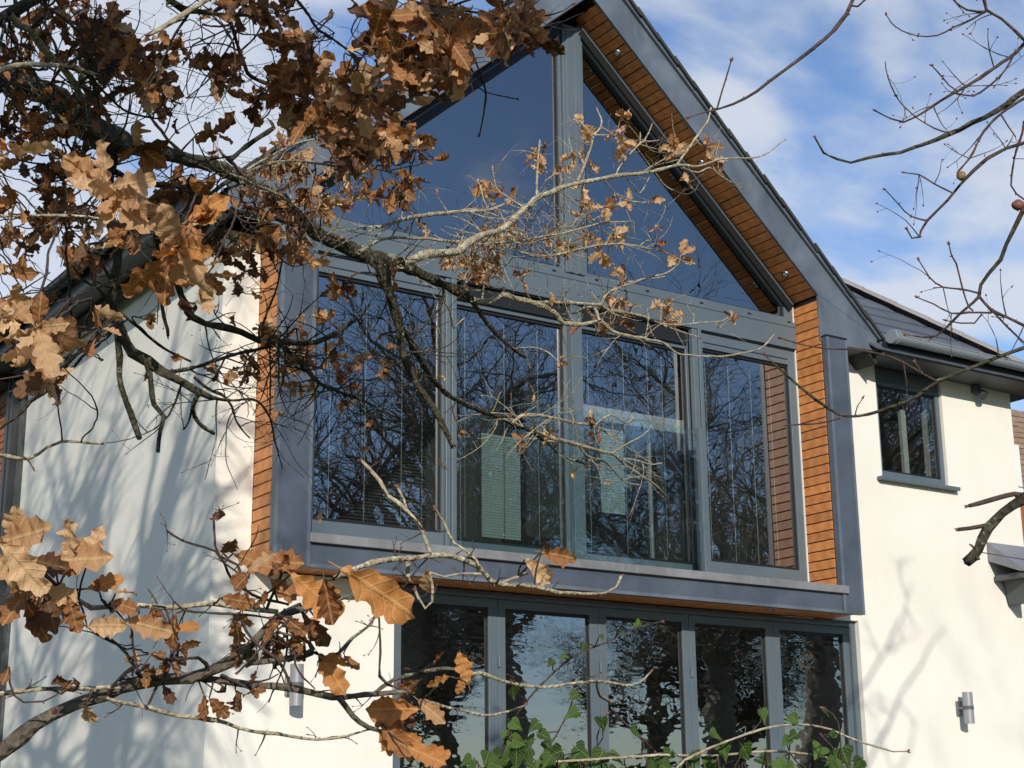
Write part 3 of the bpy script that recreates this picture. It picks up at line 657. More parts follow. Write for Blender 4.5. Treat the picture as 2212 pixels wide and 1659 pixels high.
def ivy_leaf(seed):
    r = np.random.default_rng(seed); rows = 13; t = np.linspace(0, 1, rows)
    w = np.interp(t, [0, .06, .2, .32, .42, .55, .75, 1], [.2, .42, .50, .42, .31, .25, .13, .01])*(1+.05*r.normal(size=rows))
    V = []; U = []; f = r.uniform(.15, .5); b = r.uniform(-.3, .6); ph = r.uniform(0, 6)
    for i, ti in enumerate(t):
        for x in (-1, -.5, 0, .5, 1):
            X = w[i]*x; y = ti-.12*abs(x)*(ti < .2); z = f*abs(X)*.8+.03*math.sin(9*ti+3*x+ph)-b*.4*(ti-.3)**2; V.append((X, y, z)); U.append((ti, X))
    F = [(i*5+j, i*5+j+1, i*5+6+j, i*5+5+j) for i in range(rows-1) for j in range(4)]
    n = len(V); V += [(-.008, .1, 0), (.008, .1, 0), (.008, -.3, -.05), (-.008, -.3, -.05)]; U += [(0, 0)]*4; F.append((n, n+1, n+2, n+3))
    return np.array(V), np.array(F), np.array(U)
BIGL = [oak_leaf(100+i, 24, 4, random.uniform(3.4, 4.4), .38) for i in range(6)]
MEDL = [oak_leaf(200+i, 18, 4, random.uniform(3.5, 4.6), random.choice((.45, .8, 1.15)), .28) for i in range(12)]
SMALL = [oak_leaf(300+i, 12, 2, 3.4, random.choice((.9, 1.3, 1.7)), .27) for i in range(12)]
IVYL = [ivy_leaf(400+i) for i in range(8)]
_lm = {}
def leaf_mesh(kind, idx, mat):
    k = (kind, idx, mat)
    if k not in _lm:
        V, F, U = {'b': BIGL, 'm': MEDL, 's': SMALL, 'i': IVYL}[kind][idx]; nb = NB(); nb.add(V, F, U, 0.); _lm[k] = nb.mesh('leaf', M[mat])
    return _lm[k]
def frame_from(d, n):
    d = d/np.linalg.norm(d); x = np.cross(d, n); x /= np.linalg.norm(x)+1e-9; z = np.cross(x, d); return np.stack([x, d, z], 1)   # columns

class Plant:
    def __init__(s, name, loc, label, cat, leafmats, group=None):
        s.root = tag(empty(name, loc), label, cat, group); s.leaves = []; s.twigs = NB(); s.mats = leafmats; s.nodes = []; s.bark = {}
    def limb(s, name, path, mat='bark', sides=10, rough=.05, m2=None):
        nb = NB(); tube(nb, path, sides, rough=rough); o = link(name, nb.mesh(name, M[mat]), s.root); return o
    def leaf(s, base, d, n, size, mat, kind=None):
        px = size*FU/max(.5, (base-CAM)@FX)
        if kind is None: kind = 'b' if px > 92 else ('m' if px > 38 else 's')
        idx = int(rng.integers(len({'b': BIGL, 'm': MEDL, 's': SMALL, 'i': IVYL}[kind])))
        u, v, z = UV(base+d*size*.5); vis = 1 if (-20 < u < 2232 and -20 < v < 1680 and z > .3) else 0
        s.leaves.append((px*vis, base, frame_from(d, n)*size, kind, idx, mat))
    def finish(s, twig_mats, leafname='leaf', stuffname='leaves'):
        if s.twigs.n: tag(link('twigs', s.twigs.mesh('twigs', twig_mats), s.root), kind='stuff')
        s.leaves.sort(key=lambda q: -q[0]); nb = NB(); seen = 0
        for i, (px, b, R, kind, idx, mat) in enumerate(s.leaves):
            if i < 295 and px > 0:
                o = link(leafname, leaf_mesh(kind, idx, mat), s.root)
                Mx = Matrix([[*R[0], b[0]], [*R[1], b[1]], [*R[2], b[2]], [0, 0, 0, 1]]); o.matrix_world = Mx if False else Mx
                o.matrix_basis = Mx; seen += 1
            else:
                V, F, U = {'b': BIGL, 'm': MEDL, 's': SMALL, 'i': IVYL}[kind][idx]
                nb.add(V@R.T+b, F, U, random.random(), s.mats.index(mat))
        if nb.n: tag(link(stuffname, nb.mesh(stuffname, [M[q] for q in s.mats]), s.root), kind='stuff')

def rnd(n=3): v = rng.normal(size=n); return v/np.linalg.norm(v)
VIEW = FX
def px_path(pts, d0, d1, wob=.0):
    """rows (u, v, r_px[, depth]) to metres"""
    n = len(pts); o = []
    L = np.concatenate([[0], np.cumsum([math.hypot(pts[i+1][0]-pts[i][0], pts[i+1][1]-pts[i][1]) for i in range(n-1)])]); L /= max(L[-1], 1e-6)
    for i, q in enumerate(pts):
        d = q[3] if len(q) > 3 else d0+(d1-d0)*L[i]; p = P(q[0], q[1], d); o.append((*p, q[2]*d/FU))
    return np.array(o)
def wiggle(path, amp):
    q = path.copy()
    if len(q) > 4:
        n = len(q); w = rng.normal(size=(n, 3)); w = (w+np.roll(w, 1, 0)+np.roll(w, -1, 0))/3
        w[0] = w[-1] = 0; q[:, :3] += w*amp
        q[:, 3] *= 1+.10*rng.normal(size=n)
    return q
def grow(nb, start, d, L, r0, level, tips, mats, kink=.40, side=.8, up=0., sides=4, nodes=None):
    """a crooked shoot with side shoots and bud knobs"""
    n = min(16, max(5, int(L/.021))); pts = [np.array(start)]; dd = d/np.linalg.norm(d); seg = L/n
    cv = rnd()*.11
    for i in range(n):
        dd = dd+rnd()*kink*.5+cv+np.array([0, 0, up]); dd /= np.linalg.norm(dd); pts.append(pts[-1]+dd*seg)
    pts = np.array(pts); t = np.linspace(0, 1, n+1); r = r0*(1-.62*t); r[1::2] *= 1.12
    tube(nb, np.column_stack([pts, r]), sides, m=mats)
    tips.append((pts[-1], dd.copy(), L))
    if level > 0:
        k = max(1, int(L/.10)) if level > 1 else max(1, int(L/.09))
        for _ in range(min(k, 5)):
            i = int(rng.integers(1, n)); ax = pts[i]-pts[i-1]; ax /= np.linalg.norm(ax); q = ax*.75+rnd()*side; q /= np.linalg.norm(q)
            grow(nb, pts[i], q, L*rng.uniform(.3, .6), r[i]*.68, level-1, tips, mats, kink, side, up, sides, nodes)
def bud(nb, p, d, s, m=0):
    tube(nb, np.array([[*p, s*.5], [*(p+d*s*.9), s*.95], [*(p+d*s*2.), s*.7], [*(p+d*s*3.), s*.12]]), 5, m=m)

# ------------------------------------------------------------------ big oak on the left: traced limbs (picture position, radius, depth)
OAK = Plant('oak_tree', tuple(P(-820, 1300, 4.6)[:2])+(-3.4,), 'large oak reaching in from the upper left with mossy limb and withered brown leaves', 'tree', ['leaf0', 'leaf1', 'leaf2', 'leaf3'])
TB = np.array(OAK.root.location)
att = P(-420, 60, 4.5)
trunk = smooth_path([(TB[0], TB[1], TB[2]-.3, .42), (TB[0]+.05, TB[1], TB[2]+.5, .33), (TB[0]+.02, TB[1]+.1, TB[2]+2.2, .28), (TB[0]+.2, TB[1]+.05, TB[2]+3.6, .25), (TB[0]+.1, TB[1]-.2, TB[2]+5.2, .18), (TB[0]+.5, TB[1]-.3, TB[2]+6.6, .12), (TB[0]+.8, TB[1]-.8, TB[2]+8, .06)], .15)
OAK.limb('trunk', trunk, 'bark', 14, .04)
trunk_pt = lambda h: trunk[np.argmin(abs(trunk[:, 2]-(TB[2]+h)))][:3]

# (depth at start, depth at end, material, [(u, v, r) ...])
LB = [
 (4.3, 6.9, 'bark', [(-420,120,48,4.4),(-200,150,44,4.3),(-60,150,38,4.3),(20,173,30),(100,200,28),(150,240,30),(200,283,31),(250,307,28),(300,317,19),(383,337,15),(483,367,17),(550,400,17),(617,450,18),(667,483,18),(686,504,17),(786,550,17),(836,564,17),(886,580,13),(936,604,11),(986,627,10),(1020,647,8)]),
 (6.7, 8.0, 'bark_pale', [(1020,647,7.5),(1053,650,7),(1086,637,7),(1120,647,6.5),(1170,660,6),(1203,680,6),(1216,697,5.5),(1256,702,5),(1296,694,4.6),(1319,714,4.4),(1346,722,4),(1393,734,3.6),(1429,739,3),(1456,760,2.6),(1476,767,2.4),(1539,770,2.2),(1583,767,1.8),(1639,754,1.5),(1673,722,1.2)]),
 (6.7, 7.1, 'bark', [(1020,650,6),(1053,697,5),(1086,734,4.5),(1136,772,4)]),
 (7.2, 7.8, 'bark_pale', [(1296,694,4),(1286,670,3.5),(1269,665,3),(1239,677,2.4),(1203,679,1.6)]),
 (7.0, 8.0, 'bark_pale', [(1150,655,4),(1193,652,3.6),(1240,655,3.4),(1299,659,3.6),(1313,670,3.4),(1359,677,3.2),(1393,684,3),(1426,700,2.6),(1473,717,2.2),(1513,730,1.4)]),
 (7.5, 8.0, 'bark_pale', [(1426,700,2.2),(1476,702,2),(1513,697,1.8),(1556,695,1.6),(1573,685,1.2)]),
 (7.4, 7.7, 'bark_pale', [(1299,659,2.6),(1303,650,2.6),(1313,634,2.2),(1346,612,2),(1389,604,1.8),(1436,597,1.4)]),
 (7.4, 7.7, 'bark_pale', [(1320,628,2),(1389,603,2.2),(1439,590,1.8),(1466,570,1.2)]),
 (5.9, 7.9, 'bark_pale', [(866,568,11),(890,560,10),(920,550,9.5),(986,544,8.5),(1006,527,8.5),(1046,507,7.5),(1070,500,7),(1093,487,6.8),(1113,470,6.6),(1139,447,6.3),(1160,427,6.2),(1189,413,5.8),(1246,397,5.2),(1313,383,4.6),(1379,377,4.2),(1429,367,3.8),(1463,357,3.4),(1506,360,2.6),(1556,345,2.2),(1623,342,1.8),(1653,333,1.5),(1696,302,1)]),
 (7.5, 7.9, 'bark_pale', [(1473,362,2.4),(1506,373,2),(1533,363,2),(1556,380,1.7),(1603,407,1.1)]),
 (7.0, 7.4, 'bark_pale', [(1246,392,3.2),(1263,357,2.8),(1276,317,2.4),(1283,293,2.2),(1299,267,2),(1289,233,1.5)]),
 (7.2, 7.3, 'bark_pale', [(1283,293,2),(1269,280,1.8),(1239,250,1.3)]),
 (7.2, 7.4, 'bark_pale', [(1283,293,1.8),(1326,293,1.5),(1353,300,1.2)]),
 (7.3, 7.6, 'bark_pale', [(1329,383,2.4),(1339,360,2.2),(1383,310,2),(1400,306,1.8),(1423,303,1.2)]),
 (7.5, 7.6, 'bark_pale', [(1383,312,1.8),(1383,287,1.4)]),
 (7.5, 7.7, 'bark_pale', [(1389,308,1.8),(1400,290,1.6),(1409,267,1.2)]),
 (7.4, 7.6, 'bark_pale', [(1389,370,2),(1410,358,1.6),(1439,340,1.3)]),
 (7.6, 7.9, 'bark_pale', [(1463,355,2.8),(1486,323,2.6),(1509,290,2.4),(1529,260,2.2),(1536,233,1.6)]),
 (7.2, 7.6, 'bark_pale', [(1303,388,2),(1320,405,1.8),(1339,427,1.7),(1379,437,1.6),(1416,437,1.5),(1443,450,1.3)]),
 (7.3, 7.6, 'bark_pale', [(1353,385,1.8),(1370,402,1.6),(1383,417,1.5),(1403,383,1.3)]),
 (7.4, 7.6, 'bark_pale', [(1413,370,1.8),(1439,403,1.6),(1483,420,1.5),(1499,413,1.2)]),
 (7.0, 7.3, 'bark_pale', [(1206,408,1.8),(1256,450,1.6),(1293,490,1.5),(1319,510,1.2)]),
 (6.9, 7.2, 'bark_pale', [(1173,425,1.7),(1196,467,1.5),(1229,493,1.4),(1256,457,1.2)]),
 (6.9, 7.0, 'bark_pale', [(1160,424,3),(1160,390,2.6),(1161,353,2.4),(1166,303,2)]),
 (7.0, 7.1, 'bark_pale', [(1176,392,1.8),(1203,373,1.4)]),
 (6.8, 6.8, 'bark_pale', [(1133,450,2.4),(1100,427,2.2),(1073,407,2),(1063,357,1.6)]),
 (6.0, 6.7, 'bark_pale', [(813,492,4),(886,470,4.4),(970,460,4.2),(1053,455,3.4),(1090,440,2.2)]),
 (6.0, 7.6, 'bark_pale', [(775,545,3.6),(830,517,3.4),(920,516,3.4),(986,522,3.6),(1053,519,3.4),(1106,537,3),(1149,552,2.8),(1193,552,2.6),(1239,541,2.6),(1293,530,2.4),(1346,527,2.2),(1399,536,2),(1426,541,1.8),(1453,552,1.6),(1476,564,1.5),(1503,572,1.2)]),
 (6.4, 7.3, 'bark_pale', [(1000,528,2.2),(1100,523,2.2),(1172,511,2),(1216,504,2),(1300,482,1.8),(1369,478,1.2)]),
 (6.8, 7.3, 'bark_pale', [(1106,500,2),(1160,520,1.8),(1230,500,1.8),(1290,470,1.5),(1310,455,1.1)]),
 (5.6, 5.7, 'bark', [(800,556,16),(816,574,14),(830,610,13),(846,650,12),(860,690,11),(866,717,9),(863,747,8),(876,777,7.6),(890,807,7.4),(906,837,7.2),(923,864,7),(943,894,6.8),(960,930,6.8),(980,967,5.5)]),
 (5.7, 7.6, 'bark', [(862,700,7),(870,714,6.8),(890,750,6.6),(913,784,6.4),(936,820,6.2),(970,854,6.2),(1020,880,5.8),(1070,897,5.5),(1113,917,5.2),(1153,929,5)]),
 (6.8, 7.8, 'bark_pale', [(1153,929,5),(1189,944,4.8),(1246,960,4.4),(1293,974,3.8),(1323,980,3.2),(1346,1000,2.8),(1379,1024,2.4),(1406,1040,2),(1425,1055,1.8),(1438,1071,1.2)]),
 (6.8, 7.4, 'bark_pale', [(1106,914,3.6),(1133,897,3.6),(1186,900,3.2),(1239,914,2.8),(1283,919,2.6),(1309,934,2.2),(1336,950,1.5)]),
 (7.1, 7.4, 'bark_pale', [(1283,919,2),(1319,897,2),(1353,914,1.8),(1369,900,1.3)]),
 (7.2, 7.5, 'bark_pale', [(1320,980,2),(1346,964,1.8),(1396,934,1.7),(1406,917,1.2)]),
 (7.3, 7.5, 'bark_pale', [(1346,990,2),(1380,996,1.8),(1405,1003,1.6),(1430,1000,1.1)]),
 (7.2, 7.6, 'bark_pale', [(1246,960,2.4),(1270,985,2.2),(1310,1000,1.9),(1350,1040,1.6),(1380,1047,1.2)]),
 (7.0, 7.4, 'bark', [(1130,922,3.4),(1180,955,3),(1215,985,2.5),(1262,1002,1.8)]),
 (6.3, 6.3, 'bark', [(958,620,3.4),(958,640,3.2),(950,665,3),(936,680,2.8),(915,705,2.4),(893,730,1.6)]),
 (6.3, 6.5, 'bark_pale', [(960,652,2.4),(972,672,2.2),(976,700,2.1),(980,710,2.1),(992,697,1.8),(1003,687,1.2)]),
 (4.5, 4.5, 'bark', [(247,310,16),(247,333,14),(240,360,13),(233,383,13),(236,440,12),(247,500,12),(253,550,11),(248,617,11),(243,667,10.5),(263,717,11),(287,760,11),(320,780,10.5),(350,804,9.5),(393,827,8.8),(430,850,7),(460,861,6)]),
 (4.5, 5.2, 'bark', [(455,860,4.5),(500,865,3.2),(553,865,2.8),(583,904,2.2),(593,951,2),(610,1011,1.2)]),
 (4.5, 4.5, 'bark', [(246,680,8.5),(248,700,7.6),(257,767,7),(263,834,6.6),(283,894,6.4),(296,930,6),(302,949,6)]),
 (4.5, 4.5, 'bark', [(317,780,7.5),(327,824,6),(332,874,5.4),(353,900,4.8),(346,930,4.6),(343,951,4.6),(341,977,4.6)]),
 (4.5, 4.6, 'bark', [(430,850,5.2),(417,884,4.6),(430,914,4.4),(448,928,4.2),(463,937,3.8)]),
 (4.5, 4.6, 'bark', [(417,875,3),(407,911,2.4),(397,927,1.8)]),
 (4.5, 4.3, 'bark', [(246,620,8),(240,634,7),(213,700,6.6),(160,734,6.2),(147,777,5.8),(123,824,6),(95,848,5.4),(67,867,5),(33,904,4),(0,924,3.4)]),
 (4.6, 5.4, 'bark', [(340,500,8),(340,534,7.4),(360,574,7.2),(383,617,7.4),(403,657,7.4),(417,684,8.6),(443,697,8.2),(500,710,8),(560,734,7.2),(610,740,6.8),(653,740,6.4),(686,737,6.6),(726,720,5.6),(748,706,7),(762,694,5),(773,684,2)]),
 (4.6, 4.6, 'bark', [(342,590,4.6),(347,624,4.4),(350,670,4.2),(363,727,3.6)]),
 (4.6, 5.3, 'bark', [(360,806,4.6),(400,798,4.4),(433,790,4.2),(493,770,4),(550,757,3.8),(610,741,3.4)]),
 (4.6, 4.8, 'bark', [(256,675,3.6),(290,700,3.2),(320,727,3),(367,760,3),(410,780,2.4)]),
 (5.2, 5.7, 'bark', [(600,742,5),(625,760,4.8),(650,784,4.5),(680,820,4),(726,844,3.4),(786,867,2.8),(846,901,2)]),
 (4.7, 4.9, 'bark', [(420,815,4),(440,832,3.8),(460,844,3.6),(478,852,3.4),(500,880,3),(510,910,2.4),(537,944,1.6)]),
 (5.0, 5.0, 'bark', [(563,712,2.6),(573,687,2.6),(597,624,2.4),(610,564,1.8)]),
 (5.0, 5.0, 'bark', [(583,750,2.2),(584,817,2),(583,900,1.6)]),
 (3.9, 4.2, 'bark', [(-300,90,26,4.1),(-100,60,20,4.0),(0,37,14),(33,17,13),(83,-5,12),(130,-40,11)]),
 (3.6, 3.9, 'bark_pale', [(-160,190,10,4.0),(0,153,6.4),(33,143,6),(67,138,5.6),(117,140,5),(167,147,4.6),(200,160,4),(220,167,3)]),
 (3.8, 4.1, 'bark_red', [(83,0,3.2),(93,13,3),(133,37,3),(173,70,3),(182,100,3),(193,140,3),(200,167,3),(233,207,2.8),(267,237,2.6),(300,248,2.4),(350,255,2.2),(377,230,1.4)]),
 (3.9, 4.2, 'bark_pale', [(20,30,9),(40,55,8.5),(67,67,8.5),(93,103,8.4),(133,143,8),(160,183,7.4),(180,230,6)]),
 (3.6, 3.9, 'bark', [(330,-40,8),(367,0,6.6),(393,20,7.2),(433,27,6.4),(500,33,4.6),(567,37,3.4)]),
 (2.1, 2.0, 'bark_pale', [(520,-40,7),(447,0,5.6),(407,23,5.6),(367,50,5.2),(340,66,5),(325,75,4)]),
 (3.4, 4.2, 'bark_red', [(620,-40,4),(643,0,3.4),(666,33,3.4),(686,63,3.2),(713,80,3),(753,110,2.8),(786,140,2.2)]),
 (4.0, 4.4, 'bark_red', [(480,-10,5),(507,80,4.6),(527,133,4.6),(533,157,4.8),(567,177,4),(617,193,3.4),(650,207,3),(700,235,2)]),
 (4.7, 4.7, 'bark', [(493,350,5.4),(512,335,5.2),(533,317,5),(560,295,5),(590,275,5),(588,266,4),(580,258,2)]),
 (4.2, 4.2, 'bark_red', [(517,142,2.2),(477,147,1.8),(443,180,1.6),(407,210,1.4)]),
 (4.1, 4.1, 'bark_red', [(500,60,2),(437,87,2),(417,97,1.8),(403,123,1.6),(390,133,1.4)]),
 (4.4, 4.6, 'bark_red', [(583,190,1.8),(583,240,1.7),(550,273,1.6),(537,300,1.2)]),
 (4.3, 5.2, 'bark_pale', [(320,245,3),(353,290,3.4),(400,333,3.6),(467,363,3.4),(533,393,3.2),(600,420,2.8),(660,460,2)]),
 (5.0, 5.8, 'bark_pale', [(530,373,3.4),(583,353,3.2),(633,347,3),(686,353,2.8),(740,363,2.2),(790,385,1.6)]),
 (4.9, 5.5, 'bark_pale', [(533,368,3),(580,340,2.8),(633,313,2.6),(690,300,2),(730,310,1.5)]),
 (5.5, 6.2, 'bark_red', [(700,350,2.4),(773,358,2.4),(846,373,2.4),(886,387,2.2),(930,395,1.5)]),
 (4.5, 5.6, 'bark', [(247,370,7),(280,388,6.6),(317,397,6.4),(400,407,6.2),(433,443,6.2),(500,457,6),(600,473,6),(667,500,6)]),
 (3.3, 3.6, 'bark_pale', [(-120,468,3.6),(0,467,3.2),(100,465,3.2),(167,467,3),(250,477,2.8),(333,490,2.4),(360,487,1.5)]),
 (4.1, 4.1, 'bark_red', [(63,67,2.2),(65,140,1.8)]),
 (3.2, 3.6, 'bark_red', [(1180,-60,3.2),(1075,-20,3),(970,20,2.6),(996,67,2.4),(1020,113,2.4),(1040,167,2.2),(1050,200,2),(1044,250,1.8),(1036,290,1.4)]),
 (3.5, 3.6, 'bark_red', [(1050,200,1.6),(1080,207,1.4),(1116,214,1.2)]),
 (3.4, 3.2, 'bark_red', [(860,-10,3.4),(910,7,3),(986,20,2.8),(1073,33,2.6),(1186,33,2.2),(1216,24,1.8),(1236,10,1.4)]),
 (3.4, 3.6, 'bark_red', [(740,-20,3),(760,0,2.6),(780,22,2.6),(793,33,2.4),(850,60,2.2),(880,110,2)]),
 (3.1, 3.2, 'bark_pale', [(-60,984,4.4),(0,984,4),(63,990,3.8),(100,967,3.2),(133,954,3),(175,955,2.6),(217,959,2)]),
 (3.1, 3.1, 'bark_red', [(50,987,2.2),(62,996,2),(70,1009,1.3)]),
 (5.5, 6.0, 'bark_red', [(-20,650,2.6),(33,634,2),(107,590,1.2)]), (5.5, 6.0, 'bark_red', [(-20,655,2.2),(20,640,2),(90,630,1.6),(150,617,1)]),
]
# connect the hidden roots of the outer limbs to the trunk
def add_traced(plant, data, node_min=1.2):
    for d0, d1, mat, pts in data:
        path = px_path(pts, d0, d1); q = smooth_path(path, .035 if path[:, 3].max() > .008 else .022)
        q = wiggle(q, min(.004, q[:, 3].mean()*.35)); big = max(p[2] for p in pts) > 2.7
        sd_ = 12 if path[:, 3].max() > .02 else (8 if path[:, 3].max() > .006 else 6)
        if big: plant.limb('branch', q, mat, sd_, .05 if mat == 'bark' else .035)
        else: tube(plant.twigs, q, 5, m=TWM.index(mat))
        # knobs
        for i in range(2, len(q)-1, 3):
            if rng.random() < .4 and q[i, 3] < .02: plant.nodes_bud = 1; bud(plant.twigs, q[i, :3], rnd(), max(.0016, q[i, 3]*.62), TWM.index(mat) if rng.random() < .5 else 3)
        e = q[-1]; dd = q[-1, :3]-q[-2, :3]; dd /= np.linalg.norm(dd)
        if e[3] < .0045:
            for _ in range(3): bud(plant.twigs, e[:3], dd+rnd()*.5, .0024, 3)
        for i in range(0, len(q), 2):
            u, v, z = UV(q[i, :3]); plant.nodes.append((u, v, z, *q[i]))
TWM = ['bark', 'bark_pale', 'bark_red', 'bud', 'bark_mid']
add_traced(OAK, LB)
for h, p_ in ((3.3, P(-420, 120, 4.4)), (4.1, P(-300, 90, 4.1))):
    a_ = trunk_pt(h); OAK.limb('branch', smooth_path([(*a_, .14), (*(a_*.5+p_*.5+np.array([0, 0, .15])), .1), (*p_, .06)], .1), 'bark', 12, .05)
for p_, h in ((P(520, -40, 2.1), 4.5), (P(620, -40, 3.4), 4.7), (P(1180, -60, 3.2), 5.1), (P(330, -40, 3.6), 4.4), (P(860, -10, 3.4), 4.8), (P(740, -20, 3.4), 4.6), (P(130, -40, 4.2), 4.3), (P(480, -10, 4.), 4.5)):
    a_ = trunk_pt(h); mid = a_*.5+p_*.5+np.array([0, 0, .55])
    OAK.limb('branch', smooth_path([(*a_, .05), (*(a_*.75+mid*.25), .035), (*mid, .022), (*(mid*.35+p_*.65+np.array([0, 0, .15])), .012), (*p_, .006)], .08), 'bark', 8, .05)

def nearest(plant, u, v, depth, k=6):
    A_ = np.array(plant.nodes); s = np.hypot(A_[:, 0]-u, A_[:, 1]-v)+abs(A_[:, 2]-depth)*60; i = np.argsort(s)[:k]; return A_[int(rng.choice(i))]
def rosette(plant, p, d, n, size, mats, spread=1.0, droop=.25, facing=.55):
    for _ in range(n):
        q = d*.45+rnd()*spread+np.array([0, 0, -droop]); q = q-FX*(q@FX)*.45; q /= np.linalg.norm(q)
        nrm = -FX*facing+rnd()*.75+np.array([0, 0, .25])
        plant.leaf(p+rnd()*.004, q, nrm, size*rng.uniform(.7, 1.25), mats[int(rng.integers(len(mats)))])
def cluster(plant, cx, cy, rx, ry, nr, spx, depth, mats, per=(3, 6), shoots=1, tm=0):
    for _ in range(nr):
        a = rng.uniform(0, 6.28); rr = math.sqrt(rng.random()); u = cx+rx*rr*math.cos(a); v = cy+ry*rr*math.sin(a)
        nd = nearest(plant, u, v, depth); dep = depth+rng.normal()*.18; q = P(u, v, dep); s = nd[3:6]; L = np.linalg.norm(q-s)
        mid = (s+q)/2+rnd()*L*.16+np.array([0, 0, .04*L]); r0 = min(nd[6]*.6, .0042); r0 = max(r0, .0018)
        pth = smooth_path([(*s, r0), (*mid, r0*.85), (*q, r0*.6)], .03); pth = wiggle(pth, .004); tube(plant.twigs, pth, 5, m=tm)
        d = q-mid; d /= np.linalg.norm(d)+1e-9; size = spx*dep/FU*(.86 if spx > 44 and u < 1200 and v < 460 else 1)
        rosette(plant, q, d, int(rng.integers(per[0], per[1]+1)), size, mats)
        for _ in range(2): bud(plant.twigs, q, d+rnd()*.6, .0022, 3)
        if len(pth) > 5:
            i = int(rng.integers(len(pth)//2, len(pth))); rosette(plant, pth[i, :3], d, int(rng.integers(0, 3)), size*.9, mats)
        for _ in range(shoots):
            i = int(rng.integers(1, len(pth))); grow(plant.twigs, pth[i, :3], d*.6+rnd()*.8, rng.uniform(.06, .18), r0*.7, 1, [], tm, sides=4)
DK = ['leaf0', 'leaf0', 'leaf1', 'leaf1']; MD = ['leaf0', 'leaf1', 'leaf1', 'leaf2']; LT = ['leaf1', 'leaf2', 'leaf2', 'leaf2']; RS = ['leaf1', 'leaf1', 'leaf2', 'leaf3']; TN = ['leaf2', 'leaf2', 'leaf1']
